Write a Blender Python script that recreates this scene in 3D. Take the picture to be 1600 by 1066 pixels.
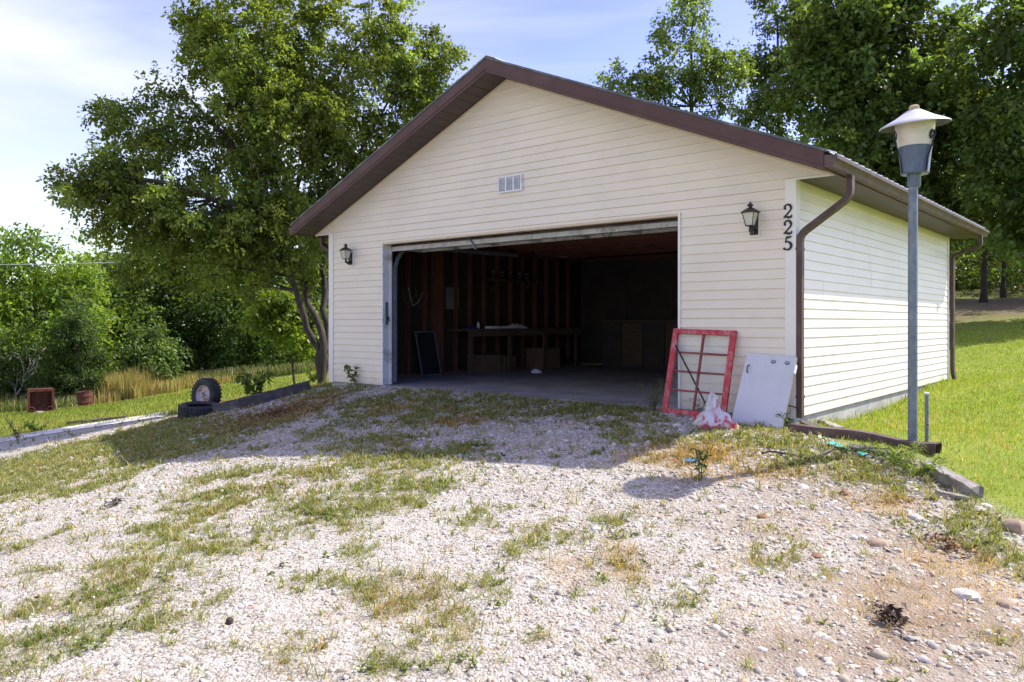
import bpy, math, random
import numpy as np
from mathutils import Vector, Matrix, Euler, noise as mnoise

random.seed(7)
rng = np.random.default_rng(11)
S = bpy.context.scene
for _o in list(bpy.data.objects):
    bpy.data.objects.remove(_o)
COL = S.collection
R = math.radians

# ------------------------------------------------------------------ camera, sky, sun, exposure
FPX, HORIZON, CAMZ = 1220.46, 503.64, 0.9711        # focal length and horizon in pixels of the 1600 px photograph
cam_d = bpy.data.cameras.new('camera')
cam = bpy.data.objects.new('camera', cam_d)
COL.objects.link(cam)
cam.location = (0, 0, CAMZ)
cam.rotation_euler = (R(90), 0, 0)
cam_d.sensor_width = 36.0
cam_d.lens = FPX / 1600 * 36
cam_d.shift_y = (HORIZON - 533) / 1600
cam_d.clip_start = 0.05
cam_d.clip_end = 2000
S.camera = cam

SUN_AZ, SUN_EL = 72.0, 50.0                          # azimuth measured from +Y towards +X
sun_dir = Vector((math.sin(R(SUN_AZ)) * math.cos(R(SUN_EL)), math.cos(R(SUN_AZ)) * math.cos(R(SUN_EL)), math.sin(R(SUN_EL))))
sl = bpy.data.lights.new('sun', 'SUN')
sl.energy = 2.5
sl.angle = R(0.55)
sl.color = (1.0, 0.955, 0.88)
so = bpy.data.objects.new('sun', sl)
so.rotation_euler = sun_dir.to_track_quat('Z', 'Y').to_euler()
so.location = sun_dir * 50
COL.objects.link(so)

W = bpy.data.worlds.new('World')
S.world = W
W.use_nodes = True
nt = W.node_tree
nt.nodes.clear()
def wn(t, **k):
    n = nt.nodes.new(t)
    for a, b in k.items():
        setattr(n, a, b)
    return n
out = wn('ShaderNodeOutputWorld')
bg = wn('ShaderNodeBackground')
bg.inputs['Strength'].default_value = 0.15
sky = wn('ShaderNodeTexSky', sky_type='NISHITA', sun_disc=False)
sky.sun_elevation = R(SUN_EL)
sky.sun_rotation = R(SUN_AZ)
sky.air_density = 1.0
sky.dust_density = 1.2
sky.ozone_density = 1.6
tc = wn('ShaderNodeTexCoord')
mp = wn('ShaderNodeMapping')
mp.inputs['Scale'].default_value = (1.0, 1.0, 3.2)
mp.inputs['Rotation'].default_value = (0.0, R(9), R(20))
mp.inputs['Location'].default_value = (0.35, 0.1, 0.22)
n1 = wn('ShaderNodeTexNoise')
n1.inputs['Scale'].default_value = 1.5
n1.inputs['Detail'].default_value = 6
n1.inputs['Roughness'].default_value = 0.52
n1.inputs['Distortion'].default_value = 0.5
rp = wn('ShaderNodeValToRGB')
rp.color_ramp.elements[0].position = 0.45
rp.color_ramp.elements[1].position = 0.80
# the sheet of cloud is thickest towards the left and low in the sky
sep = wn('ShaderNodeSeparateXYZ')
mx = wn('ShaderNodeMath', operation='MULTIPLY_ADD')
mx.inputs[1].default_value = -0.30
mx.inputs[2].default_value = 0.0
ad = wn('ShaderNodeMath', operation='ADD')
mxr = wn('ShaderNodeMix', data_type='RGBA')
mxr.inputs['B'].default_value = (2.42, 2.5, 2.62, 1)
L = nt.links.new
L(tc.outputs['Generated'], mp.inputs['Vector'])
L(mp.outputs[0], n1.inputs['Vector'])
L(tc.outputs['Generated'], sep.inputs[0])
L(sep.outputs['X'], mx.inputs[0])
L(n1.outputs['Fac'], ad.inputs[0])
L(mx.outputs[0], ad.inputs[1])
L(ad.outputs[0], rp.inputs[0])
fm = wn('ShaderNodeMath', operation='MULTIPLY')
fm.inputs[1].default_value = 0.9
L(rp.outputs[0], fm.inputs[0])
L(fm.outputs[0], mxr.inputs['Factor'])
hs = wn('ShaderNodeHueSaturation')
hs.inputs['Hue'].default_value = 0.54
hs.inputs['Saturation'].default_value = 1.25
hs.inputs['Value'].default_value = 0.76
L(sky.outputs[0], hs.inputs['Color'])
L(hs.outputs[0], mxr.inputs['A'])
L(mxr.outputs['Result'], bg.inputs['Color'])
L(bg.outputs[0], out.inputs[0])

S.view_settings.view_transform = 'Standard'
S.view_settings.look = 'None'
S.view_settings.gamma = 1
S.view_settings.use_curve_mapping = False
S.view_settings.exposure = 1.6
S.cycles.max_bounces = 7
S.cycles.diffuse_bounces = 4
S.cycles.transmission_bounces = 5
S.cycles.use_denoising = True
S.cycles.sample_clamp_indirect = 6

# ------------------------------------------------------------------ materials
def mat(name, col, rough=0.7, var=0.12, scale=6.0, bump=0.0, bscale=None, metallic=0.0, spec=0.4, col2=None, stretch=(1, 1, 1),
        dirt=None, dirt_scale=2.0, dirt_amt=0.5, detail=6, splash=None):
    m = bpy.data.materials.new(name)
    m.use_nodes = True
    t = m.node_tree
    b = t.nodes['Principled BSDF']
    b.inputs['Roughness'].default_value = rough
    b.inputs['Metallic'].default_value = metallic
    b.inputs['Specular IOR Level'].default_value = spec
    c = t.nodes.new('ShaderNodeTexCoord')
    mpn = t.nodes.new('ShaderNodeMapping')
    mpn.inputs['Scale'].default_value = stretch
    t.links.new(c.outputs['Object'], mpn.inputs[0])
    n = t.nodes.new('ShaderNodeTexNoise')
    n.inputs['Scale'].default_value = scale
    n.inputs['Detail'].default_value = detail
    n.inputs['Roughness'].default_value = 0.6
    t.links.new(mpn.outputs[0], n.inputs['Vector'])
    r = t.nodes.new('ShaderNodeValToRGB')
    r.color_ramp.elements[0].position = 0.3
    r.color_ramp.elements[1].position = 0.7
    if col2 is None:
        lo = tuple(max(0, x * (1 - var)) for x in col)
        hi = tuple(min(1, x * (1 + var)) for x in col)
    else:
        lo, hi = col, col2
    r.color_ramp.elements[0].color = (*lo, 1)
    r.color_ramp.elements[1].color = (*hi, 1)
    t.links.new(n.outputs['Fac'], r.inputs[0])
    src = r.outputs[0]
    if dirt:
        n2 = t.nodes.new('ShaderNodeTexNoise')
        n2.inputs['Scale'].default_value = dirt_scale
        n2.inputs['Detail'].default_value = 9
        n2.inputs['Roughness'].default_value = 0.7
        t.links.new(c.outputs['Object'], n2.inputs['Vector'])
        r2 = t.nodes.new('ShaderNodeValToRGB')
        r2.color_ramp.elements[0].position = 0.48
        r2.color_ramp.elements[1].position = 0.66
        t.links.new(n2.outputs['Fac'], r2.inputs[0])
        mm = t.nodes.new('ShaderNodeMath')
        mm.operation = 'MULTIPLY'
        mm.inputs[1].default_value = dirt_amt
        t.links.new(r2.outputs[0], mm.inputs[0])
        x = t.nodes.new('ShaderNodeMix')
        x.data_type = 'RGBA'
        x.inputs['B'].default_value = (*dirt, 1)
        t.links.new(mm.outputs[0], x.inputs['Factor'])
        t.links.new(src, x.inputs['A'])
        src = x.outputs['Result']
    if splash:
        # rain-splashed soil along the foot of a wall, ragged by noise
        sx = t.nodes.new('ShaderNodeSeparateXYZ')
        t.links.new(c.outputs['Object'], sx.inputs[0])
        n3 = t.nodes.new('ShaderNodeTexNoise')
        n3.inputs['Scale'].default_value = 4.0
        n3.inputs['Detail'].default_value = 9
        n3.inputs['Roughness'].default_value = 0.75
        t.links.new(c.outputs['Object'], n3.inputs['Vector'])
        m1 = t.nodes.new('ShaderNodeMath'); m1.operation = 'MULTIPLY_ADD'
        m1.inputs[1].default_value = -2.2; m1.inputs[2].default_value = 0.12
        t.links.new(sx.outputs['Z'], m1.inputs[0])
        m2 = t.nodes.new('ShaderNodeMath'); m2.operation = 'ADD'
        t.links.new(m1.outputs[0], m2.inputs[0]); t.links.new(n3.outputs['Fac'], m2.inputs[1])
        r3 = t.nodes.new('ShaderNodeMapRange')
        r3.inputs['From Min'].default_value = 0.25; r3.inputs['From Max'].default_value = 0.75; r3.inputs['To Max'].default_value = 0.45
        t.links.new(m2.outputs[0], r3.inputs['Value'])
        x3 = t.nodes.new('ShaderNodeMix'); x3.data_type = 'RGBA'
        x3.inputs['B'].default_value = (*splash, 1)
        t.links.new(r3.outputs[0], x3.inputs['Factor']); t.links.new(src, x3.inputs['A'])
        src = x3.outputs['Result']
    t.links.new(src, b.inputs['Base Color'])
    if bump:
        nb = t.nodes.new('ShaderNodeTexNoise')
        nb.inputs['Scale'].default_value = bscale or scale * 5
        nb.inputs['Detail'].default_value = 6
        t.links.new(mpn.outputs[0], nb.inputs['Vector'])
        bp = t.nodes.new('ShaderNodeBump')
        bp.inputs['Strength'].default_value = bump
        bp.inputs['Distance'].default_value = 0.01
        t.links.new(nb.outputs['Fac'], bp.inputs['Height'])
        t.links.new(bp.outputs[0], b.inputs['Normal'])
    return m

def leafmat(name, transl=0.45, rough=0.45, gain=1.5, hue=(1.12, 1.08, 0.42), spec=0.35):
    """Foliage: colour from the 'tint' attribute of each leaf, with light shining through."""
    m = bpy.data.materials.new(name)
    m.use_nodes = True
    t = m.node_tree
    b = t.nodes['Principled BSDF']
    b.inputs['Roughness'].default_value = rough
    b.inputs['Specular IOR Level'].default_value = spec
    a = t.nodes.new('ShaderNodeAttribute')
    a.attribute_name = 'tint'
    t.links.new(a.outputs['Color'], b.inputs['Base Color'])
    tr = t.nodes.new('ShaderNodeBsdfTranslucent')
    mu = t.nodes.new('ShaderNodeMix')
    mu.data_type = 'RGBA'
    mu.blend_type = 'MULTIPLY'
    mu.inputs['Factor'].default_value = 1
    mu.inputs['B'].default_value = (gain * hue[0], gain * hue[1], gain * hue[2], 1)
    t.links.new(a.outputs['Color'], mu.inputs['A'])
    t.links.new(mu.outputs['Result'], tr.inputs['Color'])
    x = t.nodes.new('ShaderNodeMixShader')
    x.inputs[0].default_value = transl
    t.links.new(b.outputs[0], x.inputs[1])
    t.links.new(tr.outputs[0], x.inputs[2])
    t.links.new(x.outputs[0], t.nodes['Material Output'].inputs[0])
    return m

def tintmat(name, rough=0.85, spec=0.25, bump=0.25, bscale=90):
    m = bpy.data.materials.new(name)
    m.use_nodes = True
    t = m.node_tree
    b = t.nodes['Principled BSDF']
    b.inputs['Roughness'].default_value = rough
    b.inputs['Specular IOR Level'].default_value = spec
    a = t.nodes.new('ShaderNodeAttribute')
    a.attribute_name = 'tint'
    c = t.nodes.new('ShaderNodeTexCoord')
    n = t.nodes.new('ShaderNodeTexNoise')
    n.inputs['Scale'].default_value = bscale
    n.inputs['Detail'].default_value = 4
    t.links.new(c.outputs['Object'], n.inputs['Vector'])
    r = t.nodes.new('ShaderNodeMapRange')
    r.inputs['To Min'].default_value = 0.72
    r.inputs['To Max'].default_value = 1.25
    t.links.new(n.outputs['Fac'], r.inputs['Value'])
    x = t.nodes.new('ShaderNodeVectorMath')
    x.operation = 'SCALE'
    t.links.new(a.outputs['Color'], x.inputs[0])
    t.links.new(r.outputs[0], x.inputs['Scale'])
    t.links.new(x.outputs[0], b.inputs['Base Color'])
    bp = t.nodes.new('ShaderNodeBump')
    bp.inputs['Strength'].default_value = bump
    bp.inputs['Distance'].default_value = 0.004
    t.links.new(n.outputs['Fac'], bp.inputs['Height'])
    t.links.new(bp.outputs[0], b.inputs['Normal'])
    return m

def glassmat(name, tint=(0.9, 0.95, 0.95), alpha=0.3, rough=0.05):
    """Thin pane: mostly clear with a glossy film (no refraction through a single sheet)."""
    m = bpy.data.materials.new(name)
    m.use_nodes = True
    t = m.node_tree
    b = t.nodes['Principled BSDF']
    b.inputs['Base Color'].default_value = (*tint, 1)
    b.inputs['Roughness'].default_value = rough
    tr = t.nodes.new('ShaderNodeBsdfTransparent')
    tr.inputs[0].default_value = (*tint, 1)
    c = t.nodes.new('ShaderNodeTexCoord')
    n = t.nodes.new('ShaderNodeTexNoise')
    n.inputs['Scale'].default_value = 7
    n.inputs['Detail'].default_value = 5
    t.links.new(c.outputs['Object'], n.inputs['Vector'])
    r = t.nodes.new('ShaderNodeMapRange')
    r.inputs['To Min'].default_value = alpha * 0.6
    r.inputs['To Max'].default_value = alpha * 1.4
    t.links.new(n.outputs['Fac'], r.inputs['Value'])
    x = t.nodes.new('ShaderNodeMixShader')
    t.links.new(r.outputs[0], x.inputs[0])
    t.links.new(tr.outputs[0], x.inputs[1])
    t.links.new(b.outputs[0], x.inputs[2])
    t.links.new(x.outputs[0], t.nodes['Material Output'].inputs[0])
    return m

M = dict(
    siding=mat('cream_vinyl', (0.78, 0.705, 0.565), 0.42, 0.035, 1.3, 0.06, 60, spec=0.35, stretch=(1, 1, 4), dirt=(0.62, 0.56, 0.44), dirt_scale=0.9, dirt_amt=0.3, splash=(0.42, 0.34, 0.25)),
    siding_side=mat('sunlit_cream_vinyl', (0.84, 0.755, 0.645), 0.42, 0.03, 1.3, 0.06, 60, spec=0.35, stretch=(1, 1, 4), dirt=(0.68, 0.62, 0.46), dirt_scale=0.9, dirt_amt=0.3, splash=(0.45, 0.40, 0.27)),  # same vinyl as the front, its colour lightened for the sunlit side wall
    trim=mat('white_vinyl_trim', (0.80, 0.77, 0.69), 0.45, 0.04, 2.0, 0.05, 50, dirt=(0.6, 0.55, 0.45), dirt_scale=3, dirt_amt=0.2),
    tan_trim=mat('tan_trim', (0.62, 0.50, 0.33), 0.5, 0.1, 3.0),
    tan_trim2=mat('cream_yellow_channel', (0.66, 0.55, 0.37), 0.5, 0.08, 3.0),
    jamb=mat('weathered_white_paint', (0.70, 0.69, 0.65), 0.65, 0.08, 6, 0.3, 40, dirt=(0.16, 0.13, 0.10), dirt_scale=4.5, dirt_amt=0.75, stretch=(1, 1, 0.3)),
    brown=mat('brown_fascia_metal', (0.085, 0.043, 0.038), 0.5, 0.12, 2.5, 0.04, 30, spec=0.3, dirt=(0.13, 0.085, 0.075), dirt_scale=3, dirt_amt=0.3),
    soffit=mat('brown_soffit_vinyl', (0.066, 0.043, 0.038), 0.5, 0.2, 1.6, 0.05, 30),
    gutter=mat('brown_gutter_metal', (0.095, 0.058, 0.048), 0.55, 0.15, 4, 0.05, 30, spec=0.25, dirt=(0.22, 0.18, 0.16), dirt_scale=5, dirt_amt=0.35),
    rake=mat('dark_green_grey_flashing', (0.07, 0.085, 0.08), 0.45, 0.25, 3, spec=0.5, dirt=(0.3, 0.32, 0.3), dirt_scale=6, dirt_amt=0.5),
    roof=mat('pale_roof_metal', (0.62, 0.63, 0.62), 0.38, 0.1, 2, metallic=0.0, spec=0.5, dirt=(0.4, 0.38, 0.36), dirt_scale=2, dirt_amt=0.4),
    concrete=mat('foundation_concrete', (0.42, 0.40, 0.36), 0.9, 0.15, 4, 0.4, 40, dirt=(0.22, 0.21, 0.18), dirt_scale=3, dirt_amt=0.5),
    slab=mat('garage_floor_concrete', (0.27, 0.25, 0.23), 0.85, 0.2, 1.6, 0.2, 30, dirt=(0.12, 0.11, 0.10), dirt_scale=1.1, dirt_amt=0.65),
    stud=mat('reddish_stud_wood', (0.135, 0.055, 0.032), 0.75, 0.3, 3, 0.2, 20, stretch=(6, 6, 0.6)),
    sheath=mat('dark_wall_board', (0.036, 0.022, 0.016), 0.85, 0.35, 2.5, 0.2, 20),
    joist=mat('old_joist_wood', (0.19, 0.08, 0.055), 0.8, 0.3, 3, stretch=(1, 6, 6)),
    bench=mat('bench_wood', (0.10, 0.066, 0.042), 0.75, 0.3, 3, 0.2, 20, stretch=(5, 0.7, 5)),
    cabinet=mat('dark_cabinet_board', (0.05, 0.042, 0.036), 0.7, 0.3, 2.5),
    doorpanel=mat('grey_door_steel', (0.45, 0.45, 0.42), 0.5, 0.12, 4, dirt=(0.16, 0.13, 0.10), dirt_scale=6, dirt_amt=0.8),
    steel=mat('galvanised_steel', (0.17, 0.20, 0.23), 0.5, 0.3, 14, 0.05, 60, metallic=0.3, dirt=(0.24, 0.26, 0.28), dirt_scale=9, dirt_amt=0.5),
    black=mat('black_metal', (0.018, 0.018, 0.019), 0.5, 0.25, 10),
    bronze=mat('aged_bronze', (0.045, 0.035, 0.03), 0.5, 0.35, 16, 0.1, 60, spec=0.5),
    frost=mat('frosted_glass', (0.55, 0.54, 0.44), 0.18, 0.12, 9, spec=0.6),
    white=mat('white_plastic', (0.80, 0.81, 0.82), 0.45, 0.06, 6, dirt=(0.45, 0.45, 0.43), dirt_scale=7, dirt_amt=0.5),
    louver=mat('grey_louver', (0.62, 0.64, 0.66), 0.5, 0.1, 9),
    cream=mat('cream_lamp_plastic', (0.62, 0.58, 0.46), 0.4, 0.06, 6, dirt=(0.38, 0.31, 0.2), dirt_scale=8, dirt_amt=0.35),
    bluegrey=mat('blue_grey_lamp_paint', (0.085, 0.115, 0.17), 0.38, 0.14, 7, spec=0.5, dirt=(0.16, 0.2, 0.25), dirt_scale=8, dirt_amt=0.4),
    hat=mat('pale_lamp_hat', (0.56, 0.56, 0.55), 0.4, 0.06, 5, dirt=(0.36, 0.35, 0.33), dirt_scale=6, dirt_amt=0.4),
    hatunder=mat('shaded_lamp_hat_underside', (0.075, 0.07, 0.078), 0.7, 0.1, 5),  # shade beneath the hat is put into this darkened colour
    finial=mat('weathered_tan_cap', (0.42, 0.34, 0.21), 0.85, 0.3, 30, 0.4, 90),
    red=mat('flaking_red_paint', (0.46, 0.035, 0.05), 0.55, 0.15, 8, 0.25, 60, dirt=(0.56, 0.30, 0.27), dirt_scale=11, dirt_amt=0.75),
    darkred=mat('dark_red_paint', (0.22, 0.035, 0.035), 0.6, 0.2, 9, dirt=(0.3, 0.14, 0.12), dirt_scale=14, dirt_amt=0.6),
    pane=glassmat('dusty_window_glass', (0.97, 0.985, 0.99), 0.03, 0.08),
    panel=mat('pale_grey_laminate', (0.60, 0.60, 0.62), 0.4, 0.025, 3, spec=0.45, dirt=(0.5, 0.49, 0.47), dirt_scale=5, dirt_amt=0.4),
    panel_edge=mat('chipboard_edge', (0.33, 0.25, 0.17), 0.85, 0.25, 40),
    badge=mat('dark_green_badge', (0.03, 0.05, 0.05), 0.45, 0.2, 10),
    oldwood=mat('silver_weathered_wood', (0.30, 0.27, 0.235), 0.9, 0.3, 5, 0.6, 26, stretch=(0.5, 6, 6), dirt=(0.12, 0.10, 0.085), dirt_scale=4, dirt_amt=0.6),
    darkwood=mat('dark_grey_timber', (0.085, 0.075, 0.072), 0.9, 0.4, 4, 0.6, 22, stretch=(0.5, 5, 5), dirt=(0.17, 0.15, 0.14), dirt_scale=5, dirt_amt=0.5),
    rubber=mat('black_rubber', (0.022, 0.022, 0.023), 0.75, 0.3, 8, 0.2, 50, dirt=(0.07, 0.065, 0.06), dirt_scale=6, dirt_amt=0.5),
    rim=mat('rusty_white_wheel', (0.52, 0.47, 0.42), 0.6, 0.15, 6, 0.2, 40, dirt=(0.25, 0.085, 0.03), dirt_scale=5, dirt_amt=1.0),
    rust=mat('rusted_iron', (0.085, 0.026, 0.019), 0.85, 0.5, 5, 0.4, 30, dirt=(0.19, 0.06, 0.03), dirt_scale=6, dirt_amt=0.7),
    ash=mat('pale_ash', (0.5, 0.5, 0.5), 0.9, 0.3, 20),
    bark=mat('grey_brown_bark', (0.055, 0.044, 0.034), 0.95, 0.4, 7, 1.0, 24, stretch=(2.5, 2.5, 0.45), dirt=(0.12, 0.105, 0.085), dirt_scale=3, dirt_amt=0.4),
    bark_far=mat('dark_bark', (0.05, 0.04, 0.032), 0.95, 0.4, 4, 0.5, 14, stretch=(2, 2, 0.5)),
    deadwood=mat('bleached_dead_wood', (0.34, 0.31, 0.28), 0.9, 0.25, 8, 0.3, 30),
    wire=mat('cable_sheath', (0.03, 0.03, 0.032), 0.5, 0.3, 9),
    wire_pale=mat('pale_utility_cable', (0.42, 0.43, 0.43), 0.45, 0.2, 4),
    teal=mat('teal_plastic_film', (0.03, 0.42, 0.32), 0.35, 0.25, 9, spec=0.5),
    blue=mat('blue_plastic', (0.03, 0.2, 0.42), 0.4, 0.2, 9),
    blue_cloth=mat('dark_blue_cloth', (0.015, 0.03, 0.11), 0.8, 0.3, 14),
    pathc=mat('old_path_concrete', (0.62, 0.58, 0.52), 0.92, 0.15, 2.5, 0.35, 30, dirt=(0.46, 0.42, 0.36), dirt_scale=2, dirt_amt=0.6),
    seed=mat('dark_brown_ball', (0.06, 0.04, 0.03), 0.85, 0.3, 30, 0.5, 80),
    screen=mat('dark_insect_screen', (0.012, 0.012, 0.013), 0.8, 0.2, 40),
    leaf=leafmat('tree_leaves', 0.5, 0.42, 1.6),
    grass=leafmat('grass_blades', 0.40, 0.5, 1.5, (1.15, 1.05, 0.4)),
    stone=tintmat('crushed_limestone'),
)

# ------------------------------------------------------------------ mesh helpers
def link(o, parent=None):
    COL.objects.link(o)
    if parent is not None:
        o.parent = parent
    return o

def tag(o, label=None, cat=None, group=None, kind=None):
    if label: o['label'] = label
    if cat: o['category'] = cat
    if group: o['group'] = group
    if kind: o['kind'] = kind
    return o

def thing(name, label, cat, loc=(0, 0, 0), rot=(0, 0, 0), group=None):
    o = bpy.data.objects.new(name, None)
    o.empty_display_size = 0.1
    link(o)
    o.location = loc
    o.rotation_euler = rot
    return tag(o, label, cat, group)

class MB:
    def __init__(s):
        s.v, s.f, s.mi = [], [], []
    def add(s, verts, faces, mi=0):
        b = len(s.v)
        s.v += [tuple(p) for p in verts]
        s.f += [tuple(b + i for i in f) for f in faces]
        s.mi += [mi] * len(faces)
        return s
    def box(s, lo, hi, mi=0, jit=0.0):
        x0, y0, z0 = lo; x1, y1, z1 = hi
        vs = [(x0, y0, z0), (x1, y0, z0), (x1, y1, z0), (x0, y1, z0), (x0, y0, z1), (x1, y0, z1), (x1, y1, z1), (x0, y1, z1)]
        if jit:
            vs = [tuple(c + random.uniform(-jit, jit) for c in p) for p in vs]
        return s.add(vs, [(0, 3, 2, 1), (4, 5, 6, 7), (0, 1, 5, 4), (1, 2, 6, 5), (2, 3, 7, 6), (3, 0, 4, 7)], mi)
    def prism(s, poly, a, b, axis=0, mi=0):
        """poly: 2-D points; extruded from a to b along the axis. The other two axes follow in order."""
        n = len(poly)
        def mk(p, t):
            if axis == 0: return (t, p[0], p[1])
            if axis == 1: return (p[0], t, p[1])
            return (p[0], p[1], t)
        vs = [mk(p, a) for p in poly] + [mk(p, b) for p in poly]
        fs = [tuple(range(n))[::-1], tuple(range(n, 2 * n))] + [(i, (i + 1) % n, n + (i + 1) % n, n + i) for i in range(n)]
        return s.add(vs, fs, mi)
    def tube(s, pts, rad, n=8, caps=True, mi=0, squash=None, up=(0, 0, 1)):
        pts = [Vector(p) for p in pts]
        if not isinstance(rad, (list, tuple)):
            rad = [rad] * len(pts)
        vs, fs = [], []
        prev = None
        for i, p in enumerate(pts):
            if i == 0: d = pts[1] - pts[0]
            elif i == len(pts) - 1: d = pts[-1] - pts[-2]
            else: d = (pts[i + 1] - p).normalized() + (p - pts[i - 1]).normalized()
            d.normalize()
            if prev is None:
                u = Vector(up) if abs(d.dot(Vector(up))) < 0.95 else Vector((1, 0, 0))
                u = (u - d * u.dot(d)).normalized()
            else:
                u = (prev - d * prev.dot(d)).normalized()
            prev = u
            w = d.cross(u)
            for k in range(n):
                a = 2 * math.pi * k / n
                if squash == 'rect':
                    # rectangular pipe: n must be 4; rad is (half width, half height)
                    cs, sn = [(1, 1), (-1, 1), (-1, -1), (1, -1)][k]
                    vs.append(p + w * (cs * rad[i][0]) + u * (sn * rad[i][1]))
                else:
                    vs.append(p + (w * math.cos(a) + u * math.sin(a)) * rad[i])
        m = len(pts)
        for i in range(m - 1):
            for k in range(n):
                fs.append((i * n + k, i * n + (k + 1) % n, (i + 1) * n + (k + 1) % n, (i + 1) * n + k))
        if caps:
            fs.append(tuple(range(n))[::-1])
            fs.append(tuple((m - 1) * n + k for k in range(n)))
        return s.add(vs, fs, mi)
    def lathe(s, prof, n=24, mi=0, cap0=False, cap1=False):
        vs, fs = [], []
        for r, z in prof:
            for k in range(n):
                a = 2 * math.pi * k / n
                vs.append((r * math.cos(a), r * math.sin(a), z))
        for i in range(len(prof) - 1):
            for k in range(n):
                fs.append((i * n + k, i * n + (k + 1) % n, (i + 1) * n + (k + 1) % n, (i + 1) * n + k))
        if cap0: fs.append(tuple(range(n))[::-1])
        if cap1: fs.append(tuple((len(prof) - 1) * n + k for k in range(n)))
        return s.add(vs, fs, mi)
    def xf(s, mtx):
        s.v = [tuple(mtx @ Vector(p)) for p in s.v]
        return s
    def mesh(s, name, mats, smooth=False):
        me = bpy.data.meshes.new(name)
        me.from_pydata(s.v, [], s.f)
        for m in (mats if isinstance(mats, (list, tuple)) else [mats]):
            me.materials.append(m)
        if any(s.mi):
            me.polygons.foreach_set('material_index', s.mi)
        if smooth is True:
            me.polygons.foreach_set('use_smooth', [True] * len(me.polygons))
        elif smooth:
            me.polygons.foreach_set('use_smooth', [True] * len(me.polygons))
            me.set_sharp_from_angle(angle=R(smooth))
        me.update()
        return me
    def obj(s, name, mats, parent=None, smooth=False, loc=None, rot=None):
        o = bpy.data.objects.new(name, s.mesh(name, mats, smooth))
        link(o, parent)
        if loc is not None: o.location = loc
        if rot is not None: o.rotation_euler = rot
        return o

def npmesh(name, V, F, mats, tint=None, smooth=False, parent=None, loc=None):
    """V: (n,3) points, F: (m,k) faces of one size k."""
    V = np.asarray(V, dtype=np.float32)
    F = np.asarray(F, dtype=np.int32)
    me = bpy.data.meshes.new(name)
    n, (m, k) = len(V), F.shape
    me.vertices.add(n)
    me.vertices.foreach_set('co', V.ravel())
    me.loops.add(m * k)
    me.loops.foreach_set('vertex_index', F.ravel())
    me.polygons.add(m)
    me.polygons.foreach_set('loop_start', np.arange(0, m * k, k, dtype=np.int32))
    me.polygons.foreach_set('loop_total', np.full(m, k, dtype=np.int32))
    if smooth:
        me.polygons.foreach_set('use_smooth', np.ones(m, dtype=bool))
    me.update(calc_edges=True)
    if tint is not None:
        a = me.attributes.new('tint', 'FLOAT_COLOR', 'POINT')
        c = np.ones((n, 4), dtype=np.float32)
        c[:, :3] = tint
        a.data.foreach_set('color', c.ravel())
    for mm in (mats if isinstance(mats, (list, tuple)) else [mats]):
        me.materials.append(mm)
    o = bpy.data.objects.new(name, me)
    link(o, parent)
    if loc is not None: o.location = loc
    return o

# ------------------------------------------------------------------ the lie of the land
OX, OY, YAW = 2.8775, 7.957, -0.7003                 # the garage's front right corner and heading
GW, GL, GH, GPK = 7.677, 7.137, 2.44, 4.224           # width, depth, wall height, height of the gable's point
CY, SY = math.cos(YAW), math.sin(YAW)
def g2w(x, y, z=0.0):
    return Vector((OX + CY * x - SY * y, OY + SY * x + CY * y, z))
def w2g(X, Y):
    dx, dy = X - OX, Y - OY
    return CY * dx + SY * dy, -SY * dx + CY * dy
_cp = [(0, 3.3, -.55), (-2, 3.3, -.60), (2, 3.3, -.55), (0, 0, -.60), (-3, 0, -.75), (3, 0, -.6), (0, 5.2, -.42), (0, 6.5, -.31), (0, 8, -.19), (0, 9.6, -.07),
       (1.2, 6.3, -.27), (3.48, 6.8, -.10), (3.42, 6.05, -.26), (3.46, 5.4, -.39), (4.5, 3.5, -.55), (6, 5, -.33), (6, 9, 0.0), (7.9, 12, .17), (12, 20, .75),
       (13, 30, 1.5), (20, 30, 1.9), (25, 50, 3.4), (40, 60, 5), (-2.7, 4.1, -.58), (-4.6, 7, -.72), (-3.9, 9, -.56), (-7.2, 11, -1.05), (-3.0, 11.2, -.22),
       (-6.5, 16.5, -.88), (-4.95, 15.5, -.53), (-9.2, 14, -1.19), (-7, 15.5, -.92), (-3.75, 15.5, -.29), (-16.3, 27, -2.12), (-16.4, 30, -2.24), (-9.2, 35, -1.1),
       (-16, 36, -1.87), (-22, 33, -2.4), (-26, 45, -3), (-12, 50, -1.6), (0, 60, .6), (-50, 60, -5), (0, -20, -1), (-30, 0, -2.6), (30, 0, .5), (60, 100, 8),
       (-60, 120, -7), (0, 120, 2), (-12, 20, -1.5), (3.5, 40, .8), (-9, 24, -1.25)]
for lx, ly, z in [(-6.3, -.2, -.02), (-3.8, -.2, -.02), (-1.3, -.2, -.03), (.15, -.3, -.09), (-7.6, -.3, -.11), (.2, 1.5, -.19), (.3, 4, -.12), (.3, 7.2, -.01),
                  (-8, 3, -.38), (-8, 7, -.42), (-4, 8.5, .05), (-4, 4, -.15)]:
    p = g2w(lx, ly)
    _cp.append((p.x, p.y, z))
_cp = np.array(_cp)
def _phi(r2):
    return 0.5 * r2 * np.log(np.maximum(r2, 1e-9))
NCP = len(_cp)
_K = _phi(((_cp[:, None, :2] - _cp[None, :, :2]) ** 2).sum(-1)) + np.eye(NCP) * 0.02
_P = np.c_[np.ones(NCP), _cp[:, :2]]
_A = np.block([[_K, _P], [_P.T, np.zeros((3, 3))]])
_wt = np.linalg.solve(_A, np.r_[_cp[:, 2], 0, 0, 0])
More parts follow.
